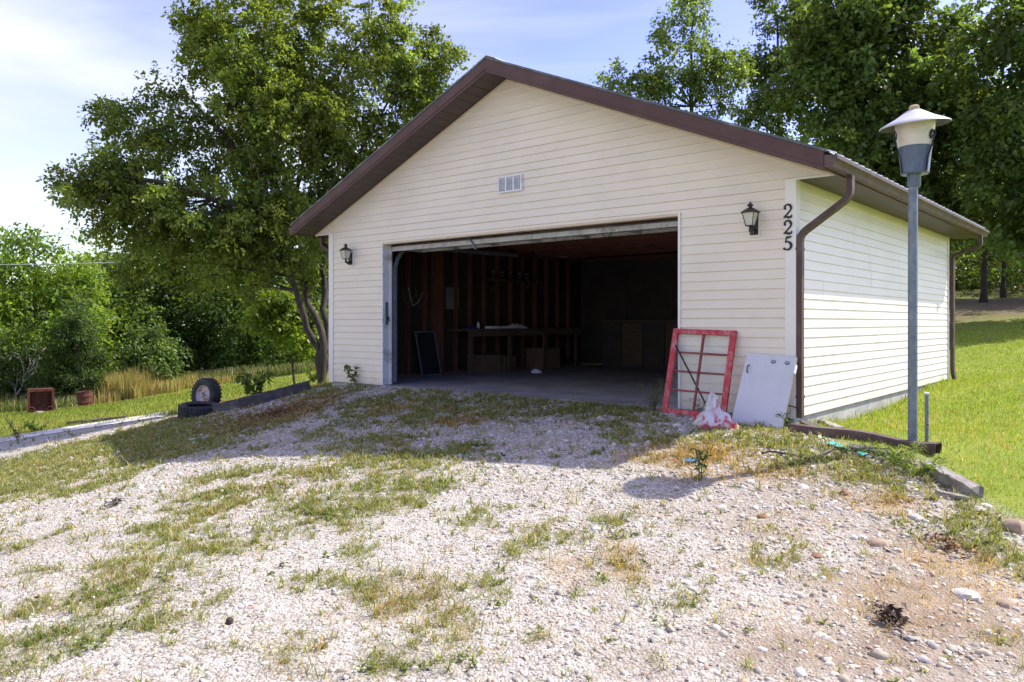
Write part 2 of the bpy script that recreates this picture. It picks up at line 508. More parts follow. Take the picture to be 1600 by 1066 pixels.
def vnoise(x, y, s, seed=0):
    """Smooth value noise on arrays, -1..1."""
    x = np.asarray(x) * s + seed * 17.3; y = np.asarray(y) * s - seed * 9.1
    xi, yi = np.floor(x).astype(np.int64), np.floor(y).astype(np.int64)
    fx, fy = x - xi, y - yi
    fx, fy = fx * fx * (3 - 2 * fx), fy * fy * (3 - 2 * fy)
    def h(a, b):
        v = np.sin(a * 127.1 + b * 311.7 + seed * 74.7) * 43758.5453
        return (v - np.floor(v)) * 2 - 1
    return (h(xi, yi) * (1 - fx) + h(xi + 1, yi) * fx) * (1 - fy) + (h(xi, yi + 1) * (1 - fx) + h(xi + 1, yi + 1) * fx) * fy
def fbm(x, y, s, seed=0, o=4):
    t, a, n = 0, 1, 0
    for i in range(o):
        t = t + a * vnoise(x, y, s * 2 ** i, seed + i * 3); n += a; a *= .55
    return t / n
def ground(X, Y):
    X = np.atleast_1d(np.asarray(X, float)); Y = np.atleast_1d(np.asarray(Y, float))
    sh = X.shape
    x = np.clip(X.ravel(), -60, 60); y = np.clip(Y.ravel(), -20, 120)
    z = np.empty(len(x))
    for i in range(0, len(x), 20000):
        q = slice(i, i + 20000)
        r2 = (x[q, None] - _cp[None, :, 0]) ** 2 + (y[q, None] - _cp[None, :, 1]) ** 2
        z[q] = _phi(r2) @ _wt[:NCP] + _wt[NCP] + _wt[NCP + 1] * x[q] + _wt[NCP + 2] * y[q]
    lx, ly = w2g(x, y)
    d = np.maximum(np.maximum(lx, -GW - lx), np.maximum(-ly, ly - GL))   # outside distance from the garage's walls
    far = np.clip(d / 1.0, 0, 1)
    z = z + far * (0.028 * fbm(x, y, 0.9, 1) + 0.012 * fbm(x, y, 4.0, 2, 3))
    z = np.where(d < -0.10, np.minimum(z, -0.16), z)
    z = np.where((d >= -0.10) & (d < .25), np.minimum(z, -0.012), z)
    return z.reshape(sh)
def gz(X, Y):
    return float(ground([X], [Y])[0])
def at(px, py, dmax=80):
    """The point of the ground that the photograph shows at this pixel."""
    a, b = (px - 800) / FPX, (HORIZON - py) / FPX
    ds = np.linspace(1.5, dmax, 1600)
    h = ground(a * ds, ds) - (CAMZ + b * ds)
    i = np.argmax(h > 0)
    if h[i] <= 0: i = len(ds) - 1
    if i > 0:
        t = h[i - 1] / (h[i - 1] - h[i] + 1e-12)
        d = ds[i - 1] + t * (ds[i] - ds[i - 1])
    else: d = ds[0]
    return Vector((a * d, d, gz(a * d, d)))
def pt(px, py, d):
    return Vector(((px - 800) / FPX * d, d, CAMZ + (HORIZON - py) / FPX * d))

def ell(cx, cy, rx, ry):
    """A patch of ground: centre, half width and half depth in metres from its outline in the photograph."""
    c = at(cx, cy); n = at(cx, cy + ry); f = at(cx, cy - ry)
    return (c.x, (n.y + f.y) / 2, rx * c.y / FPX, max((f.y - n.y) / 2, .05))
GRASSY = [ell(*e[:4]) + (e[4],) for e in [
    (60, 1010, 90, 42, 1), (160, 945, 90, 45, 1), (225, 890, 95, 36, .9), (365, 780, 90, 22, .7), (275, 826, 70, 22, .8), (405, 845, 48, 22, .8), (550, 785, 110, 40, 1.0), (640, 760, 90, 14, .8), (160, 960, 150, 50, .8), (680, 985, 90, 50, .9), (600, 930, 140, 40, .8), (300, 850, 120, 30, .7),
    (570, 855, 36, 17, .8), (535, 915, 100, 26, .75), (645, 955, 95, 56, 1), (630, 1040, 55, 36, 1), (455, 1020, 50, 45, .65), (45, 898, 48, 14, .8), (752, 807, 30, 15, .8),
    (775, 915, 30, 34, .6), (845, 847, 48, 24, .9), (962, 813, 30, 19, .8), (845, 982, 18, 18, .7), (930, 946, 16, 10, .9), (260, 1010, 40, 10, .5), (250, 1000, 22, 8, .7), (352, 928, 18, 10, 1),
    (392, 997, 24, 12, .9), (20, 858, 26, 8, .8), (115, 768, 45, 10, .8), (75, 770, 20, 8, .7), (190, 745, 34, 10, .8), (610, 727, 150, 22, .85), (360, 742, 60, 8, .5), (660, 716, 70, 12, .8),
    (745, 640, 190, 22, .85), (880, 640, 120, 20, .9), (985, 655, 62, 28, 1), (620, 632, 110, 20, .85), (600, 690, 90, 16, .7), (985, 692, 40, 16, .95), (560, 665, 110, 13, .55), (720, 700, 60, 12, .6),
    (500, 622, 70, 12, .7), (130, 722, 190, 34, 1), (300, 690, 120, 26, 1), (60, 755, 80, 24, .9), (60, 718, 110, 16, 1), (190, 686, 90, 14, 1), (250, 668, 60, 10, .9), (380, 668, 90, 15, .9), (430, 650, 80, 12, .7), (500, 610, 60, 9, .6),
    (1100, 700, 110, 26, .9), (1190, 690, 90, 22, 1), (1290, 715, 110, 18, .9), (1380, 735, 90, 26, 1), (1440, 775, 60, 30, 1), (1530, 800, 70, 30, 1), (1560, 860, 60, 36, .9), (1500, 830, 40, 18, .6),
    (1560, 850, 50, 14, .9), (1590, 900, 24, 24, .5), (1230, 735, 70, 12, .5), (905, 830, 22, 14, .4), (975, 885, 26, 36, .35), (1090, 745, 12, 8, .6)]]
DRY = [ell(*e[:4]) + (e[4],) for e in [
    (1090, 715, 110, 24, 1), (1170, 745, 120, 14, .8), (1400, 790, 80, 20, .8), (1480, 880, 110, 24, .7), (975, 880, 36, 42, .7), (880, 890, 40, 30, .5), (470, 640, 60, 16, .9), (390, 660, 70, 10, .5),
    (600, 640, 50, 8, .6), (1450, 950, 170, 60, .4), (1560, 930, 70, 26, .7), (640, 940, 90, 50, .35), (720, 660, 60, 8, .5), (870, 690, 60, 5, .4), (990, 715, 40, 14, .7)]]
SOILY = [ell(*e[:4]) + (e[4],) for e in [
    (1480, 960, 220, 90, 1), (1350, 1030, 260, 60, 1), (1250, 800, 180, 60, .45), (1430, 860, 120, 50, .8), (1080, 755, 60, 22, .35), (700, 1040, 200, 30, .35), (1000, 1050, 120, 30, .4), (60, 850, 80, 26, .3)]]
def patch(X, Y, lst, soft=.55):
    v = np.zeros_like(X)
    for cx, cy, rx, ry, a in lst:
        q = np.sqrt(((X - cx) / rx) ** 2 + ((Y - cy) / ry) ** 2)
        v = np.maximum(v, a * np.clip((1.25 - q) / soft, 0, 1))
    return v
_lawn_edge = [(at(1236, 668).x, at(1236, 668).y)] + [(at(a, b).x, at(a, b).y) for a, b in ((1330, 700), (1440, 722), (1500, 770), (1560, 800), (1640, 850))]
def lawn_right(X, Y):
    """1 on the mown lawn beside the garage: beyond the edge line that runs from the corner towards the camera's right."""
    ex = np.array([p[0] for p in _lawn_edge]); ey = np.array([p[1] for p in _lawn_edge])
    # edge as distance along direction: side test against each segment, nearest one wins
    best = np.full(X.shape, 1e9); side = np.zeros(X.shape)
    for i in range(len(ex) - 1):
        ax, ay, bx, by = ex[i], ey[i], ex[i + 1], ey[i + 1]
        if i == len(ex) - 2: bx, by = ax + (bx - ax) * 20, ay + (by - ay) * 20
        t = np.clip(((X - ax) * (bx - ax) + (Y - ay) * (by - ay)) / ((bx - ax) ** 2 + (by - ay) ** 2), 0, 1)
        dx, dy = X - ax - t * (bx - ax), Y - ay - t * (by - ay)
        d = np.hypot(dx, dy); sg = np.sign((bx - ax) * (Y - ay) - (by - ay) * (X - ax))
        m = d < best; best = np.where(m, d, best); side = np.where(m, sg, side)
    lx, ly = w2g(X, Y)
    s = np.where((lx > 0.02), best * side, -1)
    s = np.where((ly > GL) & (lx > -14), 1.0, s)
    return np.clip(s / .25 + .3, 0, 1)
_pe = [(at(a, b).x, at(a, b).y) for a, b in ((-160, 715), (0, 690), (120, 668), (250, 652), (300, 642))]
def lawn_left(X, Y):
    """1 on the grass slope beyond the pad and the concrete path."""
    ex = np.array([p[0] for p in _pe]); ey = np.array([p[1] for p in _pe])
    yb = np.interp(X, ex, ey)
    # to the right of the path the pad's edge runs up to the tree
    yb = np.where(X > ex[-1], np.interp(X, [ex[-1], -4.4, -3.3, -2.4], [ey[-1] + .15, 15.7, 14.2, 13.4]), yb)
    lx, ly = w2g(X, Y)
    v = np.clip((Y - yb) / .4, 0, 1)
    v = np.where((lx > -GW - .05) & (ly < GL), 0, v)
    return np.where(X > 2.5, 0, v)
def masks(X, Y):
    n = fbm(X, Y, 1.6, 5); n2 = fbm(X, Y, 5.5, 8, 3)
    g = patch(X + .12 * n2, Y + .25 * n2, GRASSY, .8)
    n3 = fbm(X, Y, 14, 12, 2)
    g = np.clip(g * (.66 + 1.0 * n2 + 1.15 * n3) + .22 * n * (g > .02), 0, 1)
    lr, ll = lawn_right(X, Y), lawn_left(X, Y)
    lx, ly = w2g(X, Y)
    inside = (lx > -GW) & (lx < 0) & (ly > -.02) & (ly < GL)
    g = np.maximum(g, np.clip((n + .8 * n2 + .6 * n3 - .55) * .9, 0, .6) * (Y < 12))
    back = (ly > GL - 1) | (Y > 20)
    grass = np.where(inside, 0, np.maximum(np.maximum(g, lr), ll))
    grass = np.where(back & ~inside, np.maximum(grass, .8), grass)
    dry = np.where(inside, 0, np.clip(patch(X, Y, DRY, .9) * (1 + .6 * n2) + .5 * np.clip(fbm(X, Y, 1.1, 41) + .5 * n3 - .18, 0, 1) * (Y < 13), 0, 1))
    soil = np.clip(patch(X, Y, SOILY, .9) * (1 + .5 * n) + .75 * np.clip(fbm(X, Y, .55, 45) + .35 * n2 + .3 * n3 - .05, 0, 1), 0, 1)
    lawn = np.where(inside, 0, np.maximum(lr, ll))
    return grass, dry, soil, lawn

def ground_mat():
    m = bpy.data.materials.new('gravel_and_soil')
    m.use_nodes = True
    t = m.node_tree
    b = t.nodes['Principled BSDF']
    b.inputs['Roughness'].default_value = 0.95
    b.inputs['Specular IOR Level'].default_value = 0.15
    N = t.nodes.new; K = t.links.new
    c = N('ShaderNodeTexCoord')
    def nz(scale, detail=5, rough=.6):
        n = N('ShaderNodeTexNoise'); n.inputs['Scale'].default_value = scale; n.inputs['Detail'].default_value = detail; n.inputs['Roughness'].default_value = rough
        K(c.outputs['Object'], n.inputs['Vector']); return n
    def ramp(src, els):
        r = N('ShaderNodeValToRGB')
        while len(r.color_ramp.elements) < len(els): r.color_ramp.elements.new(.5)
        for e, (p, col) in zip(r.color_ramp.elements, els): e.position = p; e.color = (*col, 1)
        K(src, r.inputs[0]); return r.outputs[0]
    def mix(f, a, bb):
        x = N('ShaderNodeMix'); x.data_type = 'RGBA'; K(f, x.inputs['Factor']); K(a, x.inputs['A']); K(bb, x.inputs['B']); return x.outputs['Result']
    vo = N('ShaderNodeTexVoronoi'); vo.inputs['Scale'].default_value = 62
    K(c.outputs['Object'], vo.inputs['Vector'])
    sepc = N('ShaderNodeSeparateColor'); K(vo.outputs['Color'], sepc.inputs[0])
    grav = ramp(sepc.outputs[0], [(0.0, (.20, .175, .14)), (.3, (.37, .335, .28)), (.6, (.46, .43, .37)), (.85, (.53, .51, .46)), (1.0, (.38, .31, .24))])
    soil = ramp(nz(7, 8, .7).outputs['Fac'], [(.3, (.16, .115, .085)), (.5, (.265, .21, .155)), (.7, (.37, .305, .24))])
    dry = ramp(nz(16, 8, .75).outputs['Fac'], [(.3, (.15, .085, .04)), (.5, (.34, .22, .10)), (.7, (.46, .34, .17))])
    gr = ramp(nz(9, 8, .75).outputs['Fac'], [(.3, (.09, .085, .035)), (.5, (.16, .16, .06)), (.72, (.30, .26, .14))])
    lw = ramp(nz(1.1, 9, .75).outputs['Fac'], [(.3, (.145, .20, .024)), (.5, (.21, .265, .033)), (.72, (.29, .29, .075))])
    at_ = N('ShaderNodeAttribute'); at_.attribute_name = 'cover'
    sc = N('ShaderNodeSeparateColor'); K(at_.outputs['Color'], sc.inputs[0])
    at2 = N('ShaderNodeAttribute'); at2.attribute_name = 'tint'
    s2 = N('ShaderNodeSeparateColor'); K(at2.outputs['Color'], s2.inputs[0])
    col = mix(sc.outputs[2], grav, soil)
    col = mix(sc.outputs[0], col, gr)
    col = mix(sc.outputs[1], col, dry)
    col = mix(s2.outputs[0], col, lw)
    leafy = ramp(nz(3.2, 9, .78).outputs['Fac'], [(.32, (.10, .065, .045)), (.5, (.17, .12, .085)), (.68, (.12, .13, .04))])
    col = mix(s2.outputs[1], col, leafy)
    K(col, b.inputs['Base Color'])
    bp = N('ShaderNodeBump'); bp.inputs['Strength'].default_value = .9; bp.inputs['Distance'].default_value = .012
    ma = N('ShaderNodeMath'); ma.operation = 'ADD'
    K(nz(45, 4).outputs['Fac'], ma.inputs[0])
    mi = N('ShaderNodeMath'); mi.operation = 'MULTIPLY'; mi.inputs[1].default_value = -.9
    K(vo.outputs['Distance'], mi.inputs[0]); K(mi.outputs[0], ma.inputs[1])
    K(ma.outputs[0], bp.inputs['Height']); K(bp.outputs[0], b.inputs['Normal'])
    return m

def axis(lo, hi, fine_lo, fine_hi, step, grow=1.13):
    v = list(np.arange(fine_lo, fine_hi + 1e-6, step))
    s = step
    while v[-1] < hi: s *= grow; v.append(v[-1] + s)
    s = step
    while v[0] > lo: s *= grow; v.insert(0, v[0] - s)
    return np.array(v)
ax_, ay_ = axis(-420, 420, -9, 7, .085), axis(-60, 700, 2.6, 15.5, .085)
GX, GY = np.meshgrid(ax_, ay_)
GZ = ground(GX, GY)
V = np.c_[GX.ravel(), GY.ravel(), GZ.ravel()]
nx, ny = len(ax_), len(ay_)
ii = (np.arange(ny - 1)[:, None] * nx + np.arange(nx - 1)[None]).ravel()
F = np.c_[ii, ii + 1, ii + nx + 1, ii + nx]
mg, md, ms, ml = masks(V[:, 0], V[:, 1])
lxv, lyv = w2g(V[:, 0], V[:, 1])
# bare leaf litter under the trees up the slope behind the garage
litter = np.clip((V[:, 1] - 20.5) / 3, 0, 1) * np.clip((V[:, 0] - 5) / 3, 0, 1) * np.clip(1 + 1.2 * fbm(V[:, 0], V[:, 1], .35, 4), 0, 1) * .9
g_o = npmesh('ground', V, F, ground_mat(), np.c_[ml, litter, np.zeros(len(V))], True)
a = g_o.data.attributes.new('cover', 'FLOAT_COLOR', 'POINT')
a.data.foreach_set('color', np.c_[mg * .6, md * .6, ms, np.ones(len(V))].astype(np.float32).ravel())
tag(g_o, kind='structure')
# ------------------------------------------------------------------ the garage
garage = thing('garage', 'open two-car garage clad in cream siding with brown eaves', 'garage', (OX, OY, 0), (0, 0, YAW))
OPL, OPR, OPT = -6.344, -1.303, 2.166                 # the opening for the overhead door
OV, EV = 0.43, 0.42                                   # overhang of the gable and of the eaves
SL = (GPK - GH) / (GW / 2 + 0.40)                     # roof slope
XM = -GW / 2
def under(x):                                         # underside of the roof at x
    return GPK - SL * abs(x - XM)

# foundation, floor
mb = MB()
mb.box((-GW + .015, .012, -1.3), (OPL - .02, .20, -.004)); mb.obj('foundation', M['concrete'], garage)
mb = MB(); mb.box((OPR + .02, .012, -1.3), (-.2, .20, -.004)); mb.obj('foundation', M['concrete'], garage)
mb = MB(); mb.box((-.2 , .012, -1.3), (-.012, GL - .012, -.004)); mb.obj('foundation', M['concrete'], garage)
mb = MB(); mb.box((-GW + .015, .20, -1.3), (-GW + .2, GL - .012, -.004)); mb.obj('foundation', M['concrete'], garage)
mb = MB(); mb.box((-GW + .2, GL - .2, -1.3), (-.2, GL - .012, -.004)); mb.obj('foundation', M['concrete'], garage)
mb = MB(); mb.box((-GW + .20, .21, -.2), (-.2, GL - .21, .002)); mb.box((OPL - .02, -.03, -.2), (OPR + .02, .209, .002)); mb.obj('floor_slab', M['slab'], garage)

# siding: one board per course, lapped
CH = GH / 24
def board_x(x0b, x1b, x0t, x1t, z0, z1, dy=0.0):
    """A course on the front wall (faces -y): bottom edge proud, top edge tucked under the next."""
    o, i = -.017 - dy, -.004 - dy
    mb = MB()
    vs = [(x0b, o, z0), (x1b, o, z0), (x1t, i, z1), (x0t, i, z1), (x0b, 0.0, z0), (x1b, 0.0, z0), (x1t, 0.0, z1), (x0t, 0.0, z1)]
    mb.add(vs, [(0, 1, 2, 3), (5, 4, 7, 6), (4, 5, 1, 0), (3, 2, 6, 7), (4, 0, 3, 7), (1, 5, 6, 2)])
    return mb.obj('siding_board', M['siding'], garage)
POST = .088
zc_ = 0.0
ci = 0
while zc_ < GPK - .03:
    w_ = random.uniform(-.0014, .0014)
    z0, z1 = zc_ + w_ * (zc_ > 0), zc_ + CH - .0006
    zc_ += CH; ci += 1
    j = random.uniform(0, .0012)
    if z1 <= GH + .001:
        xl, xr = -GW + POST, -POST
        if z1 <= OPT + .01:
            board_x(xl, OPL - .012, xl, OPL - .012, z0, z1, j); board_x(OPR + .03, xr, OPR + .03, xr, z0, z1, j)
        elif z0 < OPT + .03:
            zz = OPT + .03
            board_x(xl, OPL - .012, xl, OPL - .012, z0, z1, j); board_x(OPR + .03, xr, OPR + .03, xr, z0, z1, j)
            if z1 - zz > .01: board_x(OPL - .0115, OPR + .0295, OPL - .0115, OPR + .0295, zz, z1, j)
        else:
            s = xl + random.uniform(.2, .8) * (xr - xl)
            board_x(xl, s, xl, s, z0, z1, j); board_x(s - .02, xr, s - .02, xr, z0 + .0006, z1 + .0006, j + .0018)
    else:
        hb = min((GPK - z0) / SL, GW / 2 + .395); ht = max((GPK - min(z1, GPK - .012)) / SL, .01)
        z1 = min(z1, GPK - .012)
        board_x(XM - hb + .014, XM + hb - .014, XM - ht + .014, XM + ht - .014, z0, z1, j)
# the boards under the return of the eaves: underside of the gable's overhang past the corners
for sx in (-1, 1):
    xa = 0.004 if sx > 0 else -GW - .004
    xb = .39 if sx > 0 else -GW - .39
    mb = MB(); mb.box((min(xa, xb), 0.001, GH - .004), (max(xa, xb), .018, under(xb) + .005)); mb.obj('return_board', M['siding'], garage)
    mb = MB(); mb.box((min(xa, xb) - (.0 if sx > 0 else .01), -.022, GH - .022), (max(xa, xb) + (.01 if sx > 0 else 0), -.001, GH - .003)); mb.obj('return_trim', M['trim'], garage)
# right side wall (faces +x): every course in two or three lapped lengths
for k in range(24):
    z0, z1 = k * CH, (k + 1) * CH - .0006
    if k % 2 == 0:
        cuts = sorted([random.uniform(.8, 3.0), random.uniform(3.4, 6.2)])
    ys = [POST] + cuts + [GL - .06]
    for q in range(3):
        y0, y1 = ys[q] - (.03 if q else 0), ys[q + 1]
        dx = .0016 * (q % 2) + random.uniform(0, .0008)
        mb = MB()
        vs = [(.016 + dx, y0, z0), (.016 + dx, y1, z0), (.004 + dx, y1, z1), (.004 + dx, y0, z1), (0, y0, z0), (0, y1, z0), (0, y1, z1), (0, y0, z1)]
        mb.add(vs, [(0, 1, 2, 3), (4, 7, 6, 5), (0, 4, 5, 1), (3, 2, 6, 7), (0, 3, 7, 4), (1, 5, 6, 2)])
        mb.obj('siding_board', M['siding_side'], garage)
for xw, sgn in ((-GW, -1),):
    for k in range(24):
        z0, z1 = k * CH, (k + 1) * CH - .0006
        mb = MB()
        vs = [(xw - .016, POST, z0), (xw - .016, GL, z0), (xw - .004, GL, z1), (xw - .004, POST, z1), (xw, POST, z0), (xw, GL, z0), (xw, GL, z1), (xw, POST, z1)]
        mb.add(vs, [(0, 3, 2, 1), (4, 5, 6, 7), (0, 1, 5, 4), (3, 7, 6, 2), (0, 4, 7, 3), (1, 2, 6, 5)])
        mb.obj('siding_board', M['siding_side'], garage)
# the back wall is never in view from outside: one clad sheet
mb = MB(); mb.prism([(-GW, 0), (0, 0), (0, GH), (XM, GPK), (-GW, GH)], GL - .0, GL + .016, 1); mb.obj('back_wall', M['siding_side'], garage)

# corner posts: an L of two flanges
def corner(x0, x1, ya, yb, flx, fly):
    mb = MB(); mb.box((x0, ya, -.012), (x1, yb, GH - .004)); mb.box(flx[0], flx[1]); 
    return mb.obj('corner_post', M['trim'], garage)
corner(-POST + .001, .025, -.025, -.0005, ((.0005, -.0005, -.012), (.025, POST - .001, GH - .004)), None)
corner(-GW - .025, -GW + POST - .001, -.025, -.0005, ((-GW - .025, -.0005, -.012), (-GW - .0005, POST - .001, GH - .004)), None)
mb = MB(); mb.box((.0005, GL - .059, -.012), (.025, GL + .021, GH - .004)); mb.obj('corner_post', M['trim'], garage)

# wall structure behind the cladding (inner boarding)
mb = MB()
mb.box((-GW + .001, .001, 0.004), (OPL - .03, .012, GH)); mb.box((OPR + .032, .001, 0.004), (-.001, .012, GH))
mb.prism([(OPL - .03, OPT + .035), (OPR + .032, OPT + .035), (OPR + .032, GH), (OPL - .03, GH)], .001, .012, 1)
mb.prism([(-GW - .38, GH + .001), (.38, GH + .001), (XM, GPK - .014)], .001, .0125, 1)
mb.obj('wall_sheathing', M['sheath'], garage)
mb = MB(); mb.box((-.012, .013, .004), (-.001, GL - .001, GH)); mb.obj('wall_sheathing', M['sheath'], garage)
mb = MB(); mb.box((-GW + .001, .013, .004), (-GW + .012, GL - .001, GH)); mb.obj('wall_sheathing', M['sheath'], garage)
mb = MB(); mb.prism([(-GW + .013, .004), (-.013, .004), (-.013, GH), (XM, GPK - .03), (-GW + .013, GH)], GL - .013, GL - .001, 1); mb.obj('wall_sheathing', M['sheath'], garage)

# studs
def stud(x0, y0, x1, y1, z0=.04, z1=GH - .08):
    mb = MB(); mb.box((x0, y0, z0), (x1, y1, z1), 0, .003); return mb.obj('stud', M['stud'], garage)
y = .40
while y < GL - .2:
    stud(-GW + .014, y, -GW + .105, y + .04); stud(-.105, y, -.014, y + .04); y += .41
stud(-GW + .014, 2.28, -GW + .125, 2.50)
x = -GW + .4
while x < -.3:
    stud(x, GL - .105, x + .04, GL - .014); x += .41
for a_, b_ in (((-GW + .014, .21, .004), (-GW + .105, GL - .014, .038)), ((-.105, .21, .004), (-.014, GL - .014, .038)), ((-GW + .106, GL - .105, .004), (-.106, GL - .014, .038)),
               ((-GW + .014, .21, GH - .078), (-GW + .105, GL - .014, GH - .002)), ((-.105, .21, GH - .078), (-.014, GL - .014, GH - .002)), ((-GW + .106, GL - .105, GH - .078), (-.106, GL - .014, GH - .002))):
    mb = MB(); mb.box(a_, b_); mb.obj('wall_plate', M['stud'], garage)
for k in range(6):
    mb = MB(); mb.box((-GW + .11 + k * 1.243, GL - .12, .04), (-GW + .11 + k * 1.243 + 1.236, GL - .107, GH - .085)); mb.obj('wall_panel', M['cabinet'], garage)
# front framing: posts and header beside and above the opening
mb = MB(); mb.box((OPL - .20, .014, .004), (OPL - .022, .11, GH)); mb.obj('door_post', M['stud'], garage)
mb = MB(); mb.box((OPR + .036, .014, .004), (OPR + .2, .11, GH)); mb.obj('door_post', M['stud'], garage)
mb = MB(); mb.box((OPL - .022, .014, OPT + .04), (OPR + .036, .11, GH)); mb.obj('door_header', M['joist'], garage)
# ceiling joists and rafters
y = .5
while y < GL:
    mb = MB(); mb.box((-GW + .02, y, GH + .002), (-.02, y + .04, GH + .14)); mb.obj('ceiling_joist', M['joist'], garage)
    for sg in (-1, 1):
        xa, xb = XM + sg * .02, XM + sg * (GW / 2 - .02)
        mb = MB(); p = [(xa, under(xa) - .006), (xb, under(xb) - .006), (xb, under(xb) - .14), (xa, under(xa) - .14)]
        mb.prism(p, y + .041, y + .081, 1); mb.obj('rafter', M['joist'], garage)
    y += .61

# opening trim: tan channel on the head, white channel on the right, weathered reveal on the left
mb = MB(); mb.box((OPL - .012, -.026, OPT), (OPR + .029, -.002, OPT + .028)); mb.box((OPL - .012, -.0015, OPT + .003), (OPR + .029, .10, OPT + .022)); mb.obj('head_trim', M['tan_trim'], garage)
mb = MB(); mb.box((OPR, -.027, .0), (OPR + .0285, -.0005, OPT + .029)); mb.box((OPR + .004, 0, .004), (OPR + .026, .10, OPT)); mb.obj('side_trim', M['trim'], garage)
mb = MB(); mb.box((OPL - .0118, -.027, -.004), (OPL + .004, -.0005, OPT - .0005)); mb.box((OPL - .0118, .0, .005), (OPL + .003, .12, OPT)); mb.obj('door_jamb', M['jamb'], garage)
mb = MB(); mb.box((OPL + .0035, .112, .006), (OPL + .022, .145, OPT)); mb.obj('door_stop', M['jamb'], garage)
mb = MB(); mb.box((OPL + .0033, .02, .93), (OPL + .012, .075, 1.28)); mb.obj('latch_plate', M['steel'], garage)
mb = MB(); mb.tube([(OPL + .012, .045, 1.02), (OPL + .06, .045, 1.02)], .011, 8); mb.tube([(OPL + .055, .045, .98), (OPL + .055, .045, 1.06)], .008, 6); mb.obj('latch_bolt', M['black'], garage)
# door tracks: a C section standing up each side, bending back under the ceiling
for xx, sg in ((OPL + .03, 1), (OPR - .03, -1)):
    pts = [(xx, .20, .03), (xx, .20, 1.75)] + [(xx, .20 + .38 * (1 - math.cos(R(a))), 1.75 + .42 * math.sin(R(a))) for a in range(15, 91, 15)] + [(xx, 3.2, 2.2)]
    mb = MB(); mb.tube(pts, [(.028, .012)] * len(pts), 4, squash='rect', up=(1, 0, 0)); mb.obj('door_track', M['steel'], garage)
# the sectional door, rolled up: four sections, the lowest still showing under the head
for k in range(1):
    y0 = .16 + k * .56
    z0 = OPT - .035 + .02 * k
    mb = MB()
    mb.box((OPL + .06, y0, z0), (OPR - .06, y0 + .55, z0 + .012))
    mb.box((OPL + .06, y0, z0 - .05), (OPR - .06, y0 + .02, z0 - .0005)); mb.box((OPL + .06, y0 + .53, z0 - .04), (OPR - .06, y0 + .55, z0 - .0005))
    for q in range(7):
        xx = OPL + .08 + q * (OPR - OPL - .2) / 6
        mb.box((xx, y0 + .0205, z0 - .04), (xx + .04, y0 + .5295, z0 - .0006))
    mb.obj('door_section', M['doorpanel'], garage)
mb = MB(); mb.box((OPL + .02, .115, OPT - .098), (OPR - .02, .155, OPT - .035), 0, .004); mb.obj('bottom_rail', M['doorpanel'], garage)
mb = MB()
pts = [(OPL + .02 + i * (OPR - OPL - .04) / 30, .13 + random.uniform(-.01, .01), OPT - .018 + random.uniform(-.012, .008)) for i in range(31)]
mb.tube(pts, .014, 5); mb.obj('weather_seal', M['darkwood'], garage)
mb = MB(); mb.tube([(-4.62, .10, OPT - .03), (-4.50, .10, OPT - .17)], [(.022, .008)] * 2, 4, squash='rect'); mb.obj('door_bracket', M['steel'], garage)
mb = MB()
for k in range(8):
    xx = -3.0 + k * .07
    mb.tube([(xx, .14, OPT - .03), (xx + .04 + random.uniform(-.05, .05), .13, OPT - .06 - random.uniform(0, .04)), (xx + .1, .14, OPT - .035)], .006, 5)
mb.obj('torn_seal', M['darkwood'], garage)

# eaves: soffits as single panels with a groove between them
def soffit_panel(mtx, w, d, name='soffit_panel'):
    """w along x, d along y, faces down, two pans with a V between."""
    mb = MB()
    a, g, h = w / 2, .006, .006
    prof = [(-a + .0015, 0), (-a + .004, -h), (-g, -h), (0, -.001), (g, -h), (a - .004, -h), (a - .0015, 0)]
    mb.prism(prof, -d / 2, d / 2, 1)
    mb.xf(mtx)
    return mb.obj(name, M['soffit'], garage)
ang = math.atan(SL)
slen = math.hypot(GW / 2 + EV, SL * (GW / 2 + EV))
np_ = 15
for sg in (-1, 1):
    for k in range(np_):
        s = (k + .5) * slen / np_
        x = XM + sg * s * math.cos(ang); z = GPK - s * math.sin(ang)
        if z < GH + .02 and False: continue
        soffit_panel(Matrix.Translation((x, -OV / 2 + .0, z)) @ Matrix.Rotation(sg * ang, 4, 'Y'), slen / np_, OV - .035)
for sg in (-1, 1):
    n_ = 26
    for k in range(n_):
        w_ = (GL + .4) / n_
        yy = .018 + (k + .5) * w_
        xx = (.022 + EV / 2 - .01) if sg > 0 else (-GW - .022 - EV / 2 + .01)
        soffit_panel(Matrix.Translation((xx, yy, GH - .006)) @ Matrix.Rotation(R(90), 4, 'Z'), w_, EV - .012)
# rake fascia on the front, mitred at the point
def rake(sg, y0, y1, d0, d1, name, m, x_end):
    xa, xb = XM, XM + sg * x_end
    mb = MB(); mb.prism([(xa, GPK + d0), (xb, under(xb) + d0), (xb, under(xb) + d1), (xa, GPK + d1)], y0, y1, 1)
    return mb.obj(name, m, garage)
RE = GW / 2 + EV + .02
for sg in (-1, 1):
    rake(sg, -OV - .005, -OV + .018, -.018, .155, 'fascia_board', M['brown'], RE)
    rake(sg, -OV - .021, -OV + .022, .1555, .182, 'rake_flashing', M['rake'], RE + .03)
    rake(sg, -OV - .013, -OV - .0055, .02, .152, 'fascia_cover', M['brown'], RE - .004)
    rake(sg, -.0265, -.003, -.034, -.010, 'rake_trim', M['tan_trim2'], GW / 2 + .385)
    rake(sg, GL + OV - .02, GL + OV, -.02, .155, 'fascia_board', M['brown'], RE)
# soffit return at the ends of the rake: closes the box of the eave at the gable
for sg in (-1, 1):
    xa = (.30, .44) if sg > 0 else (-GW - .44, -GW - .30)
